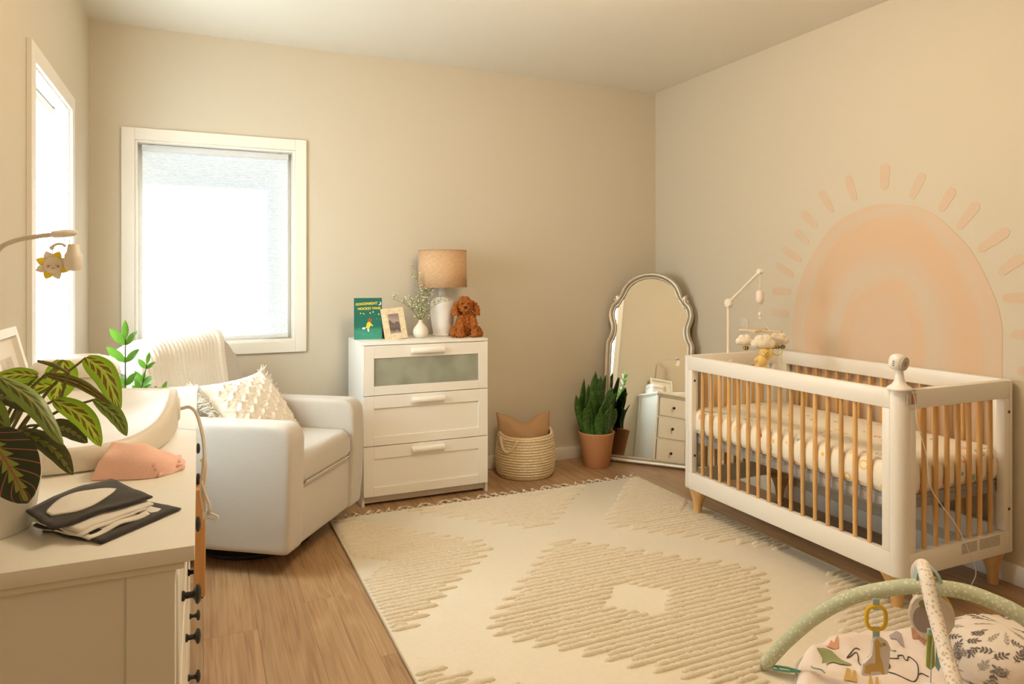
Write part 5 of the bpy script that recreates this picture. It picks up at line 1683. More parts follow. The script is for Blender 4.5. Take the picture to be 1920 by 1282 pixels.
for x0 in (0, KD - TH_):
    for z0, z1 in ((ZT_ - RH0, ZT_), (ZB_, ZB_ + RH1)):
        b = BM(); box(b, x0, x0 + TH_, CW_ + g, KL - CW_ - g, z0, z1, bevel=0.0025); obj('side_rail', b, CRIBWHITE, CR)
    for q0, q1 in ((CW_ + g, PW), (KL - PW, KL - CW_ - g)):
        b = BM(); box(b, x0, x0 + TH_, q0, q1, ZB_ + RH1 + g, ZT_ - RH0 - g, bevel=0.002); obj('stile', b, CRIBWHITE, CR)
sb_ = BM(); zz0, zz1 = ZB_ + RH1 - 0.004, ZT_ - RH0 + 0.004
tube(sb_, [(0, 0, zz0 + (zz1 - zz0) * i / 8) for i in range(9)], lambda t: 0.0088 + 0.0014 * math.sin(PI * t), 12)
SPIN = mesh_of('spindle', sb_, 60); SPIN.materials.append(BEECH)
for x in (TH_ / 2, KD - TH_ / 2):
    for i in range(16):
        link('spindle', SPIN, None, CR, (x, PW + (KL - 2 * PW) * (i + 1) / 17, 0), (0, 0, i * 1.3))
for y in (TH_ / 2, KL - TH_ / 2):
    for i in range(7):
        link('spindle', SPIN, None, CR, (PW + (KD - 2 * PW) * (i + 1) / 8, y, 0), (0, 0, i * 2.1))
for sx in (0.058, KD - 0.062):
    for sy in (0.062, KL - 0.062):
        b = BM()
        n = 10
        ox, oy = (-1 if sx < .3 else 1), (-1 if sy < .5 else 1)
        rings = []
        for i in range(n + 1):
            t = i / n                     # 0 at top
            z = ZB_ * (1 - t)
            r = 0.040 * (1 - t) ** 2.4 + 0.0215
            sh = 0.012 * (1 - t) ** 2
            rings.append([b.verts.new((sx - ox * sh * .4 + r * math.cos(2 * PI * k / 20), sy - oy * sh + r * math.sin(2 * PI * k / 20), z)) for k in range(20)])
        for p, q in zip(rings, rings[1:]):
            for k in range(20): b.faces.new((p[k], p[(k + 1) % 20], q[(k + 1) % 20], q[k]))
        b.faces.new(rings[0]); b.faces.new(rings[-1])
        obj('leg', b, BEECH, CR, smooth=60)
GREYM = mat('grey_support', (0.40, 0.40, 0.41), 0.55)
b = BM()
box(b, 0.045, KD - 0.045, 0.04, KL - 0.04, 0.440, 0.458, bevel=0.003)
for x in (0.045, KD - 0.073): box(b, x, x + 0.028, 0.04, KL - 0.04, 0.405, 0.44, bevel=0.002)
for y in (0.04, KL - 0.068): box(b, 0.073, KD - 0.073, y, y + 0.028, 0.405, 0.44, bevel=0.002)
obj('mattress_support', b, GREYM, CR)
b = BM()
HWD = mat('dark_bolt', (0.12, 0.10, 0.08), 0.4, metal=0.6)
for (x, y) in ((0.010 + TH_, 0.066), (KD - TH_ - 0.010, 0.066), (KD - TH_ - 0.010, KL - 0.066)):
    pass
BOLT = BM(); lathe(BOLT, [(0, -0.0005), (0.007, -0.0005), (0.007, 0.0015), (0.004, 0.002), (0, 0.001)], 14, axis='y', cap=False)
BOLTM = mesh_of('bolt', BOLT, 40); BOLTM.materials.append(HWD)
for x, z in ((KD - 0.055, 0.755), (KD - 0.055, 0.34)):
    link('bolt', BOLTM, None, CR, (x, -0.0012, z))
for z in (0.755, 0.34):
    link('bolt', BOLTM, None, CR, (0.020, KL - PW - 0.0012, z))
    link('bolt', BOLTM, None, CR, (KD - 0.020, KL - PW - 0.0012, z))
LAB, lnt, lb_ = nodes_of('warning_label', (0.72, 0.70, 0.66), 0.5)
tc = lnt.nodes.new('ShaderNodeTexCoord'); mp = lnt.nodes.new('ShaderNodeMapping'); mp.inputs['Scale'].default_value = (70, 1, 300)
lnt.links.new(tc.outputs['Object'], mp.inputs[0]); nq = lnt.nodes.new('ShaderNodeTexNoise'); nq.inputs['Scale'].default_value = 1; nq.inputs['Detail'].default_value = 2
lnt.links.new(mp.outputs[0], nq.inputs['Vector']); cr = ramp(lnt, [(0.40, (0.40, 0.36, 0.32)), (0.55, (0.60, 0.56, 0.51))]); lnt.links.new(nq.outputs['Fac'], cr.inputs[0]); lnt.links.new(cr.outputs[0], lb_.inputs['Base Color'])
for x0, x1 in ((0.362, 0.460), (0.478, 0.612)):
    b = BM(); box(b, x0, x1, -0.0008, 0.0002, 0.196, 0.240); tag(obj('warning_label', b, LAB, CR), 'small grey printed warning sticker')

# mattress in a patterned sheet
MT = thing('crib_mattress', (KX, KY, 0.458), 'crib mattress in cream sheet printed with small rainbows', 'mattress')
SHEET, snt, sb2 = nodes_of('printed_sheet', (0.82, 0.76, 0.66), 0.85)
tc = snt.nodes.new('ShaderNodeTexCoord')
vo = snt.nodes.new('ShaderNodeTexVoronoi'); vo.inputs['Scale'].default_value = 13.5; vo.inputs['Randomness'].default_value = 0.8
snt.links.new(tc.outputs['Object'], vo.inputs['Vector'])
dist = vo.outputs['Distance']
spc = snt.nodes.new('ShaderNodeSeparateXYZ'); snt.links.new(vo.outputs['Color'], spc.inputs[0])
pick = ramp(snt, [(0.0, (0.75, 0.20, 0.15)), (0.2, (0.85, 0.52, 0.06)), (0.42, (0.22, 0.42, 0.36)), (0.62, (0.78, 0.36, 0.28)), (0.8, (0.80, 0.62, 0.10)), (1.0, (0.40, 0.48, 0.50))], 'CONSTANT')
snt.links.new(spc.outputs[0], pick.inputs[0])
ringm = mathn(snt, 'LESS_THAN', mathn(snt, 'ABSOLUTE', mathn(snt, 'SUBTRACT', dist, 0.24)), 0.045)
dotm = mathn(snt, 'LESS_THAN', dist, 0.13)
usering = mathn(snt, 'GREATER_THAN', spc.outputs[1], 0.45)
msk = mathn(snt, 'ADD', mathn(snt, 'MULTIPLY', ringm, usering), mathn(snt, 'MULTIPLY', dotm, mathn(snt, 'SUBTRACT', 1.0, usering)))
msk = mathn(snt, 'MULTIPLY', msk, mathn(snt, 'GREATER_THAN', spc.outputs[2], 0.12))
mxs = snt.nodes.new('ShaderNodeMixRGB'); mxs.inputs[1].default_value = (0.82, 0.755, 0.64, 1)
snt.links.new(mathn(snt, 'MULTIPLY', msk, 0.9), mxs.inputs[0]); snt.links.new(pick.outputs[0], mxs.inputs[2]); snt.links.new(mxs.outputs[0], sb2.inputs['Base Color'])
b = BM()
mx0, mx1, my0, my1, mh = 0.024, KD - 0.030, 0.026, KL - 0.026, 0.134
mcx, mcy = (mx0 + mx1) / 2, (my0 + my1) / 2
def mat_outline(s):
    # perimeter point and which side, s in 0..1
    Lx, Ly, r = mx1 - mx0, my1 - my0, 0.05
    per = 2 * (Lx + Ly)
    d = s * per
    if d < Ly: p = Vector((mx0, my0 + d)); side = 0; tt = d
    elif d < Ly + Lx: p = Vector((mx0 + d - Ly, my1)); side = 1; tt = d - Ly
    elif d < 2 * Ly + Lx: p = Vector((mx1, my1 - (d - Ly - Lx))); side = 2; tt = 0
    else: p = Vector((mx1 - (d - 2 * Ly - Lx), my0)); side = 3; tt = p.x
    return p, side
MXN = 420
prof = [(0.035, 0.0), (0.010, 0.006), (0.0, 0.03), (-0.002, 0.065), (0.0, 0.098), (0.010, 0.122), (0.032, 0.133), (0.09, 0.136)]
rings = []
for ins, z in prof:
    ring = []
    for i in range(MXN):
        p, side = mat_outline(i / MXN)
        n_ = {0: Vector((1, 0)), 1: Vector((0, -1)), 2: Vector((-1, 0)), 3: Vector((0, 1))}[side]
        # corner rounding: pull towards centre near corners
        cxn = max(0, (0.055 - min(p.x - mx0, mx1 - p.x)) / 0.055); cyn = max(0, (0.055 - min(p.y - my0, my1 - p.y)) / 0.055)
        pull = cxn * cyn * 0.028
        bulge = 0.0
        if side in (0, 2):
            k = (p.y - PW) / (KL - 2 * PW) * 17
            bulge = 0.010 * (abs(math.sin(PI * k)) ** 0.6) - 0.006
        else:
            k = (p.x - PW) / (KD - 2 * PW) * 8
            bulge = 0.009 * (abs(math.sin(PI * k)) ** 0.6) - 0.006
        wgt = math.sin(PI * min(1, max(0, z / 0.134))) ** 0.5
        q = p + n_ * (ins - bulge * wgt)
        cdir = (Vector((mcx, mcy)) - p).normalized()
        q += cdir * pull * 1.4
        zz = z + (0.002 * noise.noise(Vector((p.x * 18, p.y * 18, z * 30))))
        ring.append(b.verts.new((q.x, q.y, max(0.0, zz))))
    rings.append(ring)
for p, q in zip(rings, rings[1:]):
    for i in range(MXN):
        j = (i + 1) % MXN; b.faces.new((p[i], p[j], q[j], q[i]))
b.faces.new(rings[0])
# top: inner rows toward the middle
prev = rings[-1]
for s_, z in ((0.6, 0.137), (0.3, 0.138)):
    cur = []
    for v in rings[-1]:
        x, y = mcx + (v.co.x - mcx) * s_, mcy + (v.co.y - mcy) * s_
        cur.append(b.verts.new((x, y, z + 0.004 * noise.noise(Vector((x * 9, y * 14, 2))))))
    for i in range(MXN):
        j = (i + 1) % MXN; b.faces.new((prev[i], prev[j], cur[j], cur[i]))
    prev = cur
hub = b.verts.new((mcx, mcy, 0.138))
for i in range(MXN):
    b.faces.new((prev[i], prev[(i + 1) % MXN], hub))
obj('fitted_sheet', b, SHEET, MT, smooth=60)

# crib mobile ------------------------------------------------------------
CM = thing('crib_mobile', (2.806, 3.178, 0.80), 'white wooden mobile arm clamped to the far end of the crib', 'baby mobile')
MW = mat('mobile_white_wood', (0.80, 0.74, 0.64), 0.5)
b = BM(); tube(b, [(0, 0.0, 0.0), (0, 0, 0.375)], 0.0085, 12); box(b, -0.014, 0.014, -0.03, -0.0185, -0.03, 0.05, bevel=0.004); obj('pole', b, MW, CM)
b = BM(); lathe(b, [(0, -0.014), (0.022, -0.014), (0.025, -0.010), (0.025, 0.010), (0.022, 0.014), (0, 0.014)], 24, axis='x', cap=False, M=Matrix.Translation((0.0, -0.004, 0.378))); obj('joint', b, MW, CM)
b = BM(); tube(b, [(0.0, -0.01, 0.385), (0.0, -0.245, 0.557)], 0.0072, 12); obj('arm', b, MW, CM)
b = BM(); lathe(b, [(0, -0.012), (0.013, -0.012), (0.015, -0.008), (0.015, 0.008), (0.013, 0.012), (0, 0.012)], 20, axis='x', cap=False, M=Matrix.Translation((0, -0.25, 0.560))); obj('end_knob', b, MW, CM)
b = BM(); lathe(b, [(0, -0.044), (0.014, -0.044), (0.016, -0.038), (0.012, -0.030), (0.012, -0.026), (0, -0.026)], 20, axis='y', cap=False); obj('clamp_knob', b, mat('grey_knob', (0.42, 0.38, 0.33), 0.5), CM, loc=(0.02, -0.002, 0.0))
HX_, HY_ = 2.806, 2.928
MB_ = thing('hanging_mobile', (HX_, HY_, 1.035), 'wooden cross bar mobile with plush clouds hanging over the crib', 'baby mobile')
WCORD = mat('white_cord', (0.75, 0.70, 0.62), 0.7)
b = BM(); tube(b, [(0, 0, 0.32), (0, 0, 0.225)], 0.0012, 5); obj('string', b, WCORD, MB_)
b = BM(); tube(b, [(0, 0, 0.155), (0, 0, 0.10)], 0.0012, 5); obj('string', b, WCORD, MB_)
for k in range(3):
    a = 2 * PI * k / 3 + .4
    b = BM(); tube(b, [(0, 0, 0.065), (0.085 * math.cos(a), 0.085 * math.sin(a), 0.006)], 0.0009, 4); obj('string', b, WCORD, MB_)
b = BM(); tube(b, [(0, 0, 0.228), (0.004, 0, 0.236), (0, 0, 0.244), (-0.004, 0, 0.236)], 0.002, 5, closed=True); ball(b, (0, 0, 0.090), 0.010, (1, 1, 1.3), 12, 8); ball(b, (0, 0, 0.070), 0.007, (1, 1, 1), 12, 8); obj('bead', b, MW, MB_)
b = BM(); lathe(b, [(0, 0.145), (0.008, 0.146), (0.018, 0.155), (0.021, 0.17), (0.021, 0.20), (0.018, 0.215), (0.008, 0.224), (0, 0.225)], 24, cap=False); obj('music_box', b, mat('pale_pink_plastic', (0.76, 0.66, 0.60), 0.4), MB_)
PALEW = mat('pale_beech', (0.70, 0.53, 0.34), 0.5)
for a in (math.radians(-60), math.radians(30)):
    b = BM(); box(b, -0.115, 0.115, -0.010, 0.010, -0.006, 0.006, bevel=0.003, M=Matrix.Rotation(a, 4, 'Z')); obj('cross_bar', b, PALEW, MB_)
PLUSHW = mat('cloud_plush', (0.82, 0.74, 0.60), 0.95, bump=0.6, bump_scale=300, sheen=0.4)
def cloud(pos, s, label, seed):
    random.seed(seed)
    c = thing('cloud_toy', pos, label, 'hanging toy', 'plush clouds on the crib mobile')
    b = BM()
    ball(b, (0, 0, 0), 0.024 * s, (1.25, 0.9, .8), 14, 10)
    for dx, dz, r in ((-.022, -.002, .017), (.022, -.002, .018), (-.010, .012, .017), (.011, .012, .018)):
        ball(b, (dx * s, 0, dz * s), r * s, (1, .95, .9), 14, 10)
    bm2 = fuse(b, 0.003, 0.003, 150)
    bmesh.ops.rotate(bm2, verts=bm2.verts, cent=(0, 0, 0), matrix=Matrix.Rotation(math.radians(-25), 3, 'Z'))
    obj('plush', bm2, PLUSHW, c, smooth=180)
    b = BM(); tube(b, [(0, 0, .02 * s), (0, 0, 1.031 - pos[2])], 0.0009, 4); obj('string', b, mat('white_cord', (0.75, 0.70, 0.62), 0.7), c)
    return c
cl_dir = Vector((0.912, -0.41, 0)); cf = Vector((0.41, 0.912, 0))
H0 = Vector((HX_, HY_, 0))
def hpos(r, f, z):
    q = H0 + cl_dir * r + cf * f
    return (q.x, q.y, z)
cloud(hpos(-0.098, -0.04, 0.983), 1.25, 'plush cloud at the window side of the crib mobile above a bee', 1)
cloud(hpos(-0.014, -0.085, 0.976), 1.65, 'middle plush cloud of the crib mobile, above the yellow bear', 2)
cloud(hpos(0.112, 0.03, 0.983), 1.45, 'plush cloud of the crib mobile nearest the painted sun', 3)
BY, BK2 = mat('bee_yellow', (0.75, 0.46, 0.06), 0.8), mat('bee_black', (0.04, 0.03, 0.02), 0.8)
def bee(pos, label, s=1.0):
    c = thing('bee_toy', pos, label, 'hanging toy', 'felt bees on the crib mobile')
    b = BM(); ball(b, (0, 0, 0), 0.012 * s, (1.2, .9, 1), 14, 10); obj('body', b, BY, c)
    b = BM()
    for x in (-0.010, 0.0, 0.009):
        lathe(b, [(0.0121 * s * (1 - (x / .0144) ** 2 * .9) ** .5 + .0004, x - .002), (0.0121 * s * (1 - (x / .0144) ** 2 * .9) ** .5 + .0004, x + .002)], 16, axis='x', cap=True)
    tube(b, [(0.014 * s, 0, 0), (0.020 * s, 0, 0)], lambda t: .003 * (1 - t) + .0003, 6)
    obj('stripes', b, BK2, c)
    b = BM(); tube(b, [(0, 0, .01), (0, 0, .03)], 0.0008, 4); obj('string', b, mat('white_cord', (0.75, 0.70, 0.62), 0.7), c)
bee(hpos(-0.090, -0.04, 0.945), 'little bee hanging below the window side cloud')
bee(hpos(0.100, 0.02, 0.944), 'little bee hanging below the cloud nearest the painted sun')
# small plain yellow plush bear
YB_ = thing('plush_bear', hpos(-0.022, -0.090, 0.880), 'small pale yellow plush bear hanging below the middle cloud', 'stuffed toy', rot=(0, math.radians(8), math.radians(-25)))
YB_.scale = (1.15, 1.15, 1.15)
b = BM()
ball(b, (0, 0, 0.0), 0.027, (1, .85, 1.1)); ball(b, (0.004, -0.004, 0.040), 0.022, (1.08, .92, .95))
for s in (-1, 1):
    ball(b, (0.004 + s * 0.018, 0, 0.060), 0.0085)
    tube(b, [(s * 0.012, -0.002, -0.018), (s * 0.022 - .004, -0.010, -0.038)], 0.0115, 10); ball(b, (s * 0.024 - .004, -0.016, -0.040), 0.012, (1, 1.1, .9))
tube(b, [(0.020, 0, 0.012), (0.036, -0.004, 0.034), (0.036, -0.004, 0.062)], 0.0085, 10)
tube(b, [(-0.020, 0, 0.010), (-0.034, -0.010, -0.004)], 0.0085, 10)
ball(b, (0.004, -0.022, 0.034), 0.010, (1.15, .8, .8))
YPL = mat('yellow_plush', (0.74, 0.53, 0.18), 0.9, sheen=0.3, noise_scale=120, noise_amt=0.08)
obj('body', fuse(b, 0.0028, 0.0012, 180), YPL, YB_, smooth=180)
b = BM()
for s in (-1, 1): ball(b, (0.004 + s * 0.008, -0.0235, 0.044), 0.0022, seg=8, rings=6)
ball(b, (0.004, -0.030, 0.037), 0.0028, (1.3, 1, .8), 8, 6)
obj('eyes_and_nose', b, BK2, YB_)
GR = thing('ring_toy', hpos(0.108, 0.035, 0.935), 'lime green ring toy with grey bee wings beside the crib mobile cloud', 'hanging toy')
b = BM(); tube(b, [(0.026 * math.cos(2 * PI * i / 24), 0.026 * -.4 * math.cos(2 * PI * i / 24), -0.016 + 0.022 * math.sin(2 * PI * i / 24)) for i in range(24)], 0.003, 6, closed=True); obj('ring', b, mat('lime_plastic', (0.50, 0.60, 0.05), 0.4), GR)
b = BM()
for s in (-1, 1): ball(b, (s * 0.026 + .004, -s * .01, 0.008), 0.017, (1.3, .4, .7), 12, 8)
obj('wings', b, mat('grey_felt', (0.28, 0.27, 0.24), 0.9), GR)

# baby monitor --------------------------------------------------------------
BMN = thing('baby_monitor', (2.520, 1.880, 0.889), 'white baby monitor camera clamped on the front corner of the crib', 'camera')
b = BM()
lathe(b, [(0, 0.001), (0.046, 0.001), (0.047, 0.005), (0.043, 0.010), (0.028, 0.020), (0.018, 0.036), (0.0145, 0.07), (0.0145, 0.082), (0, 0.084)], 28, cap=False)
obj('stand', b, PLASTIC, BMN, smooth=60)
b = BM()
HM = Matrix.Translation((0, 0, 0.107)) @ Matrix.Rotation(math.radians(8), 4, 'Z') @ Matrix.Rotation(math.radians(10), 4, 'X')
box(b, -0.036, 0.036, -0.022, 0.034, -0.032, 0.032, bevel=0.024, seg=5, M=HM)
obj('camera_head', b, PLASTIC, BMN, smooth=60)
b = BM(); lathe(b, [(0, -0.0245), (0.026, -0.0245), (0.028, -0.022), (0.028, -0.018)], 28, axis='y', cap=False, M=HM); obj('lens_cover', b, mat('taupe_plastic', (0.50, 0.44, 0.38), 0.35), BMN)
b = BM(); lathe(b, [(0, -0.026), (0.009, -0.026), (0.010, -0.024)], 20, axis='y', cap=False, M=HM); obj('lens', b, mat('lens_brown', (0.32, 0.27, 0.23), 0.2), BMN)
b = BM()
for k in range(3): box(b, -0.038, -0.0345, 0.0 + .0, 0.008, 0.004 - .008 * k, 0.008 - .008 * k, M=HM)
obj('vent', b, mat('vent_grey', (0.25, 0.23, 0.22), 0.5), BMN)
b = BM(); box(b, -0.006, 0.046, -0.040, -0.034, -0.055, -0.012, bevel=0.002); box(b, -0.006, 0.046, -0.040, 0.0, -0.001, 0.003, bevel=0.001); obj('clamp_plate', b, mat('smoky_plastic', (0.50, 0.45, 0.40), 0.2), BMN)
b = BM(); box(b, 0.016, 0.022, -0.042, -0.0395, -0.052, -0.012, bevel=0.0008); tag(obj('status_strip', b, mat('orange_red', (0.62, 0.10, 0.02), 0.4), BMN), 'orange red strip on the clamp')
b = BM()
cord = [(2.535, 1.842, 0.90), (2.550, 1.834, 0.84), (2.556, 1.832, 0.769), (2.609, 1.832, 0.638), (2.620, 1.832, 0.56), (2.640, 1.834, 0.50), (2.688, 1.834, 0.439), (2.786, 1.834, 0.339), (2.836, 1.832, 0.267), (2.904, 1.832, 0.151), (2.926, 1.84, 0.099), (2.912, 1.85, 0.055), (2.945, 1.87, 0.006), (3.02, 1.95, 0.004)]
tube(b, [Vector(p) - Vector((2.520, 1.880, 0.889)) for p in catmull(cord, 8)], 0.0020, 6)
obj('cord', b, PLASTIC, BMN)

# ================================================================== play gym
MTH = RT + 0.001
GY = thing('play_gym', (1.93, 1.35, 0), 'baby play gym with green and white spotted arches over a printed mat', 'play gym')
G0 = Vector((1.93, 1.35, 0))
def spotted(name, base, c1, c2, scale, size, stretch=(1, 1, 1)):
    m, nt, bs = nodes_of(name, base, 0.85)
    tc = nt.nodes.new('ShaderNodeTexCoord')
    vo = nt.nodes.new('ShaderNodeTexVoronoi'); vo.inputs['Scale'].default_value = scale; vo.inputs['Randomness'].default_value = 0.75
    nt.links.new(tc.outputs['Object'], vo.inputs['Vector'])
    sp = nt.nodes.new('ShaderNodeSeparateXYZ'); nt.links.new(vo.outputs['Color'], sp.inputs[0])
    cr = ramp(nt, [(0.0, c1), (0.5, c2)], 'CONSTANT'); nt.links.new(sp.outputs[0], cr.inputs[0])
    lt = mathn(nt, 'LESS_THAN', vo.outputs['Distance'], size)
    mx = nt.nodes.new('ShaderNodeMixRGB'); mx.inputs[1].default_value = (*base, 1)
    nt.links.new(lt, mx.inputs[0]); nt.links.new(cr.outputs[0], mx.inputs[2]); nt.links.new(mx.outputs[0], bs.inputs['Base Color'])
    return m
GREENA = spotted('sage_spotted_fabric', (0.47, 0.50, 0.345), (0.65, 0.66, 0.50), (0.60, 0.61, 0.45), 85, 0.34)
WHITEA = spotted('white_spotted_fabric', (0.78, 0.72, 0.65), (0.50, 0.47, 0.42), (0.62, 0.44, 0.30), 95, 0.36)
ga = [(1.735, 1.792, 0.026), (1.751, 1.754, 0.087), (1.769, 1.715, 0.146), (1.804, 1.637, 0.247), (1.849, 1.535, 0.345), (1.898, 1.427, 0.408), (1.929, 1.357, 0.433), (1.964, 1.278, 0.448), (1.995, 1.21, 0.441), (2.024, 1.145, 0.419), (2.06, 1.06, 0.35), (2.09, 0.99, 0.24), (2.11, 0.945, 0.13), (2.12, 0.92, 0.03)]
b = BM(); tube(b, [Vector(p) - G0 for p in catmull(ga, 6)], lambda t: 0.0215 if 0.01 < t < .99 else 0.018, 18); obj('arch', b, GREENA, GY, smooth=180)
wa = [(2.432, 1.728, 0.030), (2.405, 1.712, 0.11), (2.327, 1.665, 0.225), (2.193, 1.572, 0.345), (2.045, 1.458, 0.432), (1.985, 1.405, 0.468), (1.925, 1.358, 0.488), (1.878, 1.316, 0.478), (1.843, 1.276, 0.432), (1.811, 1.236, 0.394), (1.762, 1.182, 0.352), (1.704, 1.119, 0.318), (1.655, 1.05, 0.23), (1.622, 0.995, 0.12), (1.61, 0.97, 0.03)]
b = BM(); tube(b, [Vector(p) - G0 for p in catmull(wa, 6)], lambda t: 0.0188, 18); obj('arch', b, WHITEA, GY, smooth=180)
TEALR = mat('teal_ribbon', (0.30, 0.50, 0.47), 0.6)
b = BM()
for k in range(3):
    o_ = 0.016 * (k - 1)
    c0 = Vector((1.932 + o_ * .4, 1.352 + o_ * .5, 0.452))
    rp = []
    for i in range(20):
        a = 2 * PI * i / 20
        rp.append(c0 + Vector((0.020 * math.cos(a) * .5 - 0.0, -0.030 * math.cos(a), 0.042 * math.sin(a))) - G0)
    tube(b, rp, 0.0045, 6, closed=True)
obj('crossing_tie', b, mat('aqua_fabric', (0.40, 0.54, 0.53), 0.8), GY, smooth=180)
# mat: soft rounded sheet with raised, rumpled rim
MATC, mnt, mbs = nodes_of('blush_mat_fabric', (0.82, 0.72, 0.66), 0.9)
mo = [(1.785, 1.700), (1.86, 1.765), (1.97, 1.805), (2.08, 1.820), (2.19, 1.815), (2.30, 1.785), (2.41, 1.720), (2.44, 1.62), (2.43, 1.45), (2.38, 1.25), (2.28, 1.05), (2.14, 0.93), (1.98, 0.87), (1.80, 0.88), (1.66, 0.95), (1.60, 1.10), (1.60, 1.30), (1.65, 1.50), (1.72, 1.64)]
mo_c = catmull([(x, y, 0) for x, y in mo], 8, closed=True)
MC = Vector((1.95, 1.36, 0))
def mat_h(p, r):
    rim = 0.016 * math.exp(-((r - 0.90) / 0.08) ** 2)
    wr = 0.012 * noise.noise(Vector((p.x * 9, p.y * 9, 2))) + 0.006 * noise.noise(Vector((p.x * 22, p.y * 22, 7)))
    return MTH + max(0.012, 0.026 + rim * (0.8 + 0.6 * math.sin(p.x * 31 + p.y * 17)) + wr * (0.5 + r))
b = BM()
nr_ = 26
V = []
for k in range(1, nr_ + 1):
    r = k / nr_
    ring = []
    for q in mo_c:
        p = MC.lerp(q, r)
        z = mat_h(p, r) if k < nr_ else MTH
        ring.append(b.verts.new((p.x - G0.x, p.y - G0.y, z)))
    V.append(ring)
c_ = b.verts.new((MC.x - G0.x, MC.y - G0.y, mat_h(MC, 0)))
nn = len(mo_c)
for i in range(nn):
    b.faces.new((c_, V[0][i], V[0][(i + 1) % nn]))
for p, q in zip(V, V[1:]):
    for i in range(nn):
        j = (i + 1) % nn; b.faces.new((p[i], p[j], q[j], q[i]))
mat_o = obj('mat', b, MATC, GY, smooth=180)
b = BM(); tube(b, [Vector((q.x - G0.x, q.y - G0.y, MTH + 0.005)) for q in mo_c], 0.005, 6, closed=True); obj('edge_binding', b, mat('grey_binding', (0.50, 0.46, 0.43), 0.8), mat_o)
# printed animals: follow the mat's surface
def rad_of(p):
    d = Vector((p.x, p.y, 0)) - MC
    best = None
    for q in mo_c:
        e = q - MC
        cosang = d.normalized().dot(e.normalized()) if d.length > 1e-6 else 1
        if best is None or cosang > best[0]: best = (cosang, e.length)
    return d.length / best[1]
def on_mat(x, y, lift=0.0035):
    p = Vector((x, y, 0)); return Vector((x - G0.x, y - G0.y, mat_h(p, rad_of(p)) + lift))
INK = mat('mat_ink', (0.10, 0.08, 0.08), 0.8)
GIR, CROC, ELE, LEO = mat('print_ochre', (0.62, 0.42, 0.13), 0.8), mat('print_sage', (0.32, 0.36, 0.17), 0.8), mat('print_mauve_grey', (0.38, 0.33, 0.32), 0.8), mat('print_rust', (0.40, 0.20, 0.11), 0.8, noise_scale=70, noise_amt=0.7)
TL_ = mat('print_teal', (0.25, 0.46, 0.40), 0.8)
def line_print(pts, m, r=0.0026, nm='line_print'):
    b = BM(); tube(b, catmull([on_mat(x, y, 0.002) for x, y in pts], 6), r, 5); obj(nm, b, m, mat_o, smooth=180)
def mat_poly(name, pts, m, lab=None):
    b = BM()
    b.faces.new([b.verts.new((x, y, 0)) for x, y in pts])
    bmesh.ops.triangulate(b, faces=b.faces)
    bmesh.ops.subdivide_edges(b, edges=b.edges, cuts=3, use_grid_fill=True)
    for v in b.verts: v.co = on_mat(v.co.x, v.co.y)
    o = obj(name, b, m, mat_o, smooth=180)
    if lab: o['label'] = lab
mat_poly('crocodile_print', [(1.93, 1.749), (1.969, 1.753), (1.992, 1.74), (1.987, 1.709), (1.99, 1.658), (1.949, 1.67), (1.941, 1.691), (1.921, 1.693), (1.908, 1.688), (1.923, 1.706), (1.906, 1.706), (1.924, 1.719)], CROC, 'green printed animal')
mat_poly('elephant_print', [(2.273, 1.737), (2.306, 1.734), (2.303, 1.711), (2.256, 1.662), (2.257, 1.681), (2.266, 1.704), (2.254, 1.718)], ELE, 'grey printed animal')
mat_poly('leopard_print', [(2.349, 1.707), (2.377, 1.711), (2.377, 1.686), (2.356, 1.648), (2.329, 1.641), (2.332, 1.666), (2.316, 1.677)], LEO, 'rust spotted printed animal')
mat_poly('fox_print', [(2.0, 1.773), (2.04, 1.786), (2.041, 1.774), (2.074, 1.786), (2.042, 1.754), (2.014, 1.759)], mat('print_coral', (0.66, 0.33, 0.19), 0.8))
for q in ([(1.951, 1.645), (1.961, 1.64), (1.904, 1.587), (1.881, 1.598)], [(1.968, 1.634), (1.973, 1.628), (1.917, 1.578), (1.902, 1.585)], [(1.984, 1.587), (1.99, 1.584), (1.954, 1.549), (1.94, 1.555)], [(1.998, 1.574), (2.004, 1.571), (1.972, 1.541), (1.958, 1.547)]):
    mat_poly('giraffe_leg_print', q, GIR)
line_print([(2.1, 1.717), (2.089, 1.726), (2.058, 1.717), (2.016, 1.699), (2.048, 1.707), (2.073, 1.71), (2.062, 1.693), (2.022, 1.658), (2.013, 1.634), (2.032, 1.605), (2.06, 1.559), (2.081, 1.527), (2.097, 1.513), (2.139, 1.53), (2.19, 1.568), (2.216, 1.602), (2.213, 1.618), (2.191, 1.606), (2.192, 1.617), (2.202, 1.63), (2.184, 1.635), (2.165, 1.622), (2.127, 1.639)], INK, 0.0019)
line_print([(2.043, 1.6), (2.062, 1.585), (2.092, 1.595), (2.111, 1.621)], INK, 0.0019)
line_print([(2.145, 1.534), (2.161, 1.533), (2.163, 1.519), (2.162, 1.51)], INK, 0.0019)
line_print([(1.859, 1.707), (1.857, 1.694), (1.872, 1.677), (1.866, 1.659)], TL_, 0.0022)
line_print([(2.194, 1.682), (2.189, 1.662), (2.202, 1.656)], TL_, 0.0022)
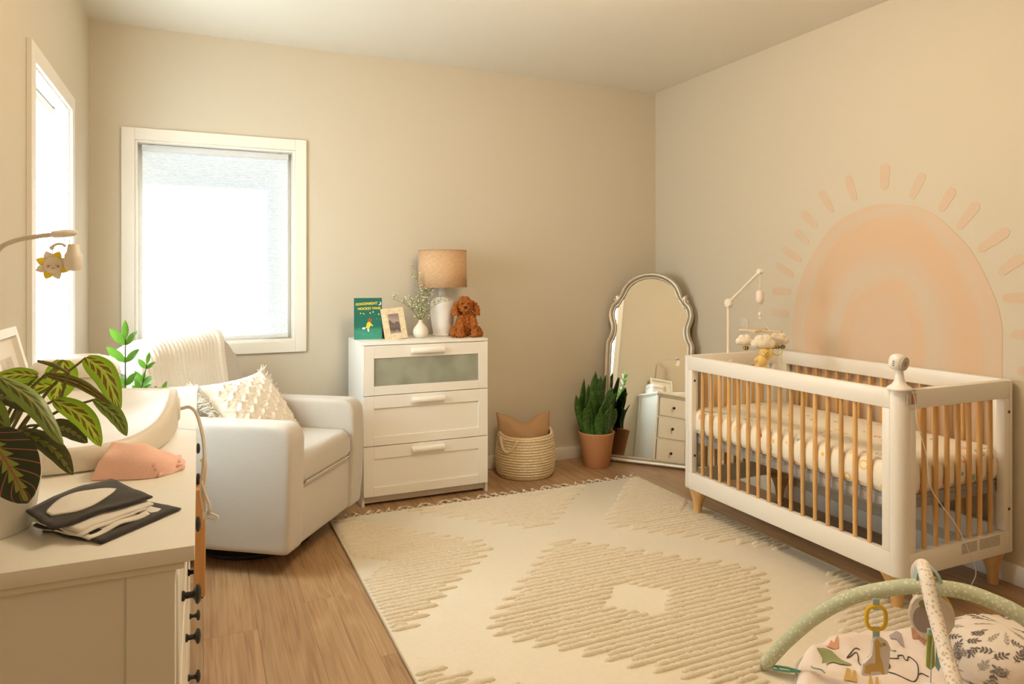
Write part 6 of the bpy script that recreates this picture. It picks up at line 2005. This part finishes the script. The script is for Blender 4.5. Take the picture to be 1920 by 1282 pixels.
# teal clips at the arch feet
CLIP = mat('teal_plastic', (0.17, 0.45, 0.39), 0.4)
def clip(p0, p1):
    b = BM(); p0, p1 = Vector(p0), Vector(p1); d = (p1 - p0).normalized(); s = Vector((-d.y, d.x, 0)) * 0.011
    tube(b, [p0 + s - G0, p0.lerp(p1, .55) + s - G0, p1 - G0, p0.lerp(p1, .55) - s - G0, p0 - s - G0], 0.0042, 6, closed=True, flat=1.0)
    tube(b, [p0.lerp(p1, .2) + s - G0, p0.lerp(p1, .2) - s - G0], 0.004, 6)
    obj('clip', b, CLIP, GY)
clip((1.748, 1.765, 0.030), (1.815, 1.712, 0.030))
clip((2.435, 1.715, 0.045), (2.375, 1.70, 0.035))
# hanging toys
YR = mat('yellow_ring_plastic', (0.70, 0.46, 0.02), 0.35)
AQ = mat('aqua_tag', (0.36, 0.52, 0.50), 0.7)
def ring_bm(c, w, h, r, ang):
    b = BM()
    pts = []
    for i in range(32):
        a = 2 * PI * i / 32
        ca, sa = math.cos(a), math.sin(a)
        k = (abs(ca) ** 3 + abs(sa) ** 3) ** (-1 / 3)
        x = w * ca * k
        pts.append((c[0] + x * math.cos(ang), c[1] + x * math.sin(ang), c[2] + h * sa * k))
    tube(b, pts, r, 8, closed=True)
    return b
va = math.radians(-28)
GT = thing('giraffe_toy', (1.852, 1.458, 0.085), 'flat white giraffe toy on a yellow ring hung from the green arch', 'hanging toy', rot=(0, 0, va))
b = ring_bm((0, 0, 0.228), 0.028, 0.034, 0.0060, 0); obj('ring', b, YR, GT)
for z0, z1 in ((0.252, 0.285), (0.164, 0.202)):
    b = BM(); box(b, -0.010, 0.010, -0.002, 0.002, z0, z1, bevel=0.001); obj('tag', b, AQ, GT)
sil = [(-.058, .075), (-.052, .120), (-.028, .132), (-.014, .150), (-.018, .205), (-.006, .222), (.012, .222), (.040, .205), (.052, .180), (.044, .150), (.046, .100), (.042, .080), (-.048, .068)]
sil = [(x * .78, z * .78) for x, z in sil]
b = BM(); prism(b, sil, -0.006, 0.006, 'xz', bevel=0.0035); obj('felt_body', b, mat('white_toy_felt', (0.74, 0.68, 0.64), 0.9), GT)
gsil = [(-.046, .082), (-.044, .112), (-.028, .120), (-.004, .122), (-.006, .170), (-.010, .205), (.000, .216), (.008, .206), (.022, .190), (.014, .183), (.008, .188), (.012, .150), (.022, .118), (.028, .080), (.018, .080), (.014, .092), (-.022, .090), (-.026, .080)]
gsil = [(x * .78, z * .78) for x, z in gsil]
b = BM(); prism(b, gsil, -0.0072, -0.0058, 'xz'); obj('giraffe_print', b, GIR, GT, smooth=0)
b = BM(); prism(b, [(.014, .154), (.022, .158), (.027, .150), (.020, .147)], -0.0072, -0.0058, 'xz'); obj('leaf_print', b, CROC, GT, smooth=0)
ET = thing('elephant_toy', (1.995, 1.392, 0.050), 'round grey elephant toy on a yellow ring behind the white arch', 'hanging toy', rot=(0, 0, math.radians(-40)))
b = ring_bm((0.006, 0, 0.350), 0.034, 0.034, 0.0055, 0); obj('ring', b, YR, ET)
esil = [(0.062 * math.cos(a) * (1.15 + .1 * math.cos(2 * a)) + 0.008, 0.272 + 0.072 * math.sin(a) * (1.0 + .05 * math.cos(3 * a))) for a in [2 * PI * i / 28 for i in range(28)]]
esil = [(x * .8, z) for x, z in esil]
b = BM(); prism(b, esil, -0.010, 0.010, 'xz', bevel=0.006); obj('felt_body', b, mat('white_toy_felt', (0.74, 0.68, 0.64), 0.9), ET)
b = BM(); prism(b, [(0.030 * math.cos(a) - .016, 0.262 + 0.040 * math.sin(a)) for a in [2 * PI * i / 20 for i in range(20)]], -0.0115, -0.0098, 'xz'); obj('elephant_print', b, ELE, ET, smooth=0)
b = BM(); prism(b, [(0.012 * math.cos(a) - .018, 0.308 + 0.012 * math.sin(a)) for a in [2 * PI * i / 14 for i in range(14)]], -0.0115, -0.0098, 'xz'); obj('green_spot', b, CROC, ET, smooth=0)
b = BM(); tube(b, [(0.058 * math.cos(a) * .98 + .008, 0, 0.272 + 0.074 * math.sin(a)) for a in [-.9 + i * .2 for i in range(12)]], 0.003, 6); obj('trim_piping', b, mat('print_yellow', (0.80, 0.62, 0.05), 0.5), ET)
LT = thing('ribbon_toy', (1.915, 1.325, 0.045), 'green and aqua leaf ribbon toy hanging beside the white arch', 'hanging toy', rot=(0, 0, math.radians(-30)))
for nm, x0, x1, m in (('green_ribbon', -0.018, 0.006, mat('grass_green', (0.36, 0.42, 0.09), 0.7)), ('aqua_ribbon', 0.008, 0.020, mat('sky_aqua', (0.27, 0.52, 0.58), 0.6))):
    b = BM(); prism(b, [(x0, .175), (x0 + .003, .272), (x1 - .003, .272), (x1, .180), ((x0 + x1) / 2, .165)], -0.003 if m.name[0] == 'g' else -0.006, 0.003, 'xz', bevel=0.001)
    for k in range(3 if nm[0] == 'g' else 0):
        tube(b, [(x0 + .005 + .007 * k, -0.0035, .185), (x0 + .006 + .006 * k, -0.0035, .262)], 0.001, 4)
    obj(nm, b, m, LT)
b = BM(); tube(b, [(0, 0, .27), (0.0, 0.02, .315), (0.0, 0.03, .34)], 0.003, 6); box(b, -0.014, 0.014, -0.006, 0.004, 0.266, 0.284, bevel=0.002); obj('hanging_tag', b, AQ, LT)
LI = thing('lion_toy', (1.815, 1.262, 0.0), 'tan and white felt lion toy low beside the white arch', 'hanging toy', rot=(0, 0, math.radians(-35)))
b = BM(); prism(b, [(p.x, p.y) for p in catmull([(x, z, 0) for x, z in [(-.04, .14), (-.038, .19), (-.022, .222), (.0, .232), (.024, .222), (.036, .19), (.04, .13), (.02, .10), (-.025, .10)]], 4, closed=True)], -0.007, 0.007, 'xz', bevel=0.004); obj('felt_body', b, mat('white_toy_felt', (0.74, 0.68, 0.64), 0.9), LI)
b = BM(); prism(b, [(-.014, .12), (-.012, .20), (.002, .224), (.022, .215), (.032, .19), (.035, .135), (.02, .11)], -0.0085, -0.0068, 'xz'); obj('lion_print', b, mat('lion_tan', (0.52, 0.35, 0.15), 0.9, noise_scale=120, noise_amt=.4), LI, smooth=0)
b = BM(); tube(b, [(0, 0, .228), (0.01, 0.02, .30), (0.02, 0.03, .36)], 0.0016, 5); obj('cord', b, AQ, LI)

# tummy pillow
TP = thing('floor_cushion', (2.405, 1.425, 0.0), 'round white cushion printed with grey leaf sprigs beside the play gym', 'cushion', rot=(0, 0, math.radians(-30)))
b = BM()
def tp(u, v):
    a = 2 * PI * u
    ph = PI * (v - 0.5)
    r = 0.165 * abs(math.cos(ph)) ** 0.75
    z = 0.095 * math.copysign(abs(math.sin(ph)) ** 0.85, math.sin(ph)) + 0.097
    dent = 1 + 0.02 * math.sin(2 * a + .5)
    return Vector((1.12 * r * math.cos(a) * dent, r * math.sin(a) * dent, z + 0.001))
grid(b, tp, 64, 33, closed_u=True)
obj('cushion_body', b, mat('cushion_cotton', (0.80, 0.72, 0.64), 0.85), TP, smooth=180)
random.seed(17)
b = BM()
def on_cush(a, v, lift=0.0008):
    p = tp(a / (2 * PI), v); q = Vector((p.x, p.y, p.z - 0.097)); q.normalize()
    return p + q * lift
def cush_leaf(a, v, ang, ln, wd, mi):
    n = 6
    L_, R_ = [], []
    for i in range(n + 1):
        t = i / n
        w = wd / 2 * math.sin(PI * min(1, 0.03 + 0.94 * t)) ** 0.8
        for s, lst in ((1, L_), (-1, R_)):
            dx, dy = ln * t * math.cos(ang) - s * w * math.sin(ang), ln * t * math.sin(ang) + s * w * math.cos(ang)
            lst.append(b.verts.new(on_cush(a + dx / 0.165, min(.99, max(.02, v + dy / 0.36)))))
    for i in range(n):
        f = b.faces.new((L_[i], L_[i + 1], R_[i + 1], R_[i])); f.material_index = mi
for j in range(11):
    v = 0.14 + 0.072 * j
    cr_ = max(0.25, math.sin(PI * v))
    cnt = int(24 * cr_)
    for i in range(cnt):
        a = 2 * PI * (i + .5 * (j % 2)) / cnt + random.uniform(-.12, .12)
        ang = random.uniform(0, 2 * PI)
        mi = random.choice((0, 0, 1))
        ln = random.uniform(.032, .046)
        # stem with paired leaves
        cush_leaf(a, v, ang, ln, 0.0022, mi)
        for k in range(3):
            t = 0.25 + 0.28 * k
            for s in (-1, 1):
                cush_leaf(a + ln * t * math.cos(ang) / .165, min(.98, max(.02, v + ln * t * math.sin(ang) / .36)), ang + s * 0.85, random.uniform(.012, .018), random.uniform(.0055, .008), mi)
        cush_leaf(a + ln * math.cos(ang) / .165, min(.98, max(.02, v + ln * math.sin(ang) / .36)), ang, .018, .007, mi)
tag(obj('leaf_print', b, [mat('print_charcoal', (0.17, 0.14, 0.13), 0.85), mat('print_stone', (0.40, 0.36, 0.31), 0.85)], TP, smooth=180), None, kind='stuff')
b = BM(); prism(b, [(-.02, -.012), (.035, -.018), (.045, .0), (.035, .02), (-.02, .014)], -0.002, 0.003, 'xz', bevel=.001)
obj('side_tag', b, AQ, TP, loc=(-0.02, -0.172, 0.06))
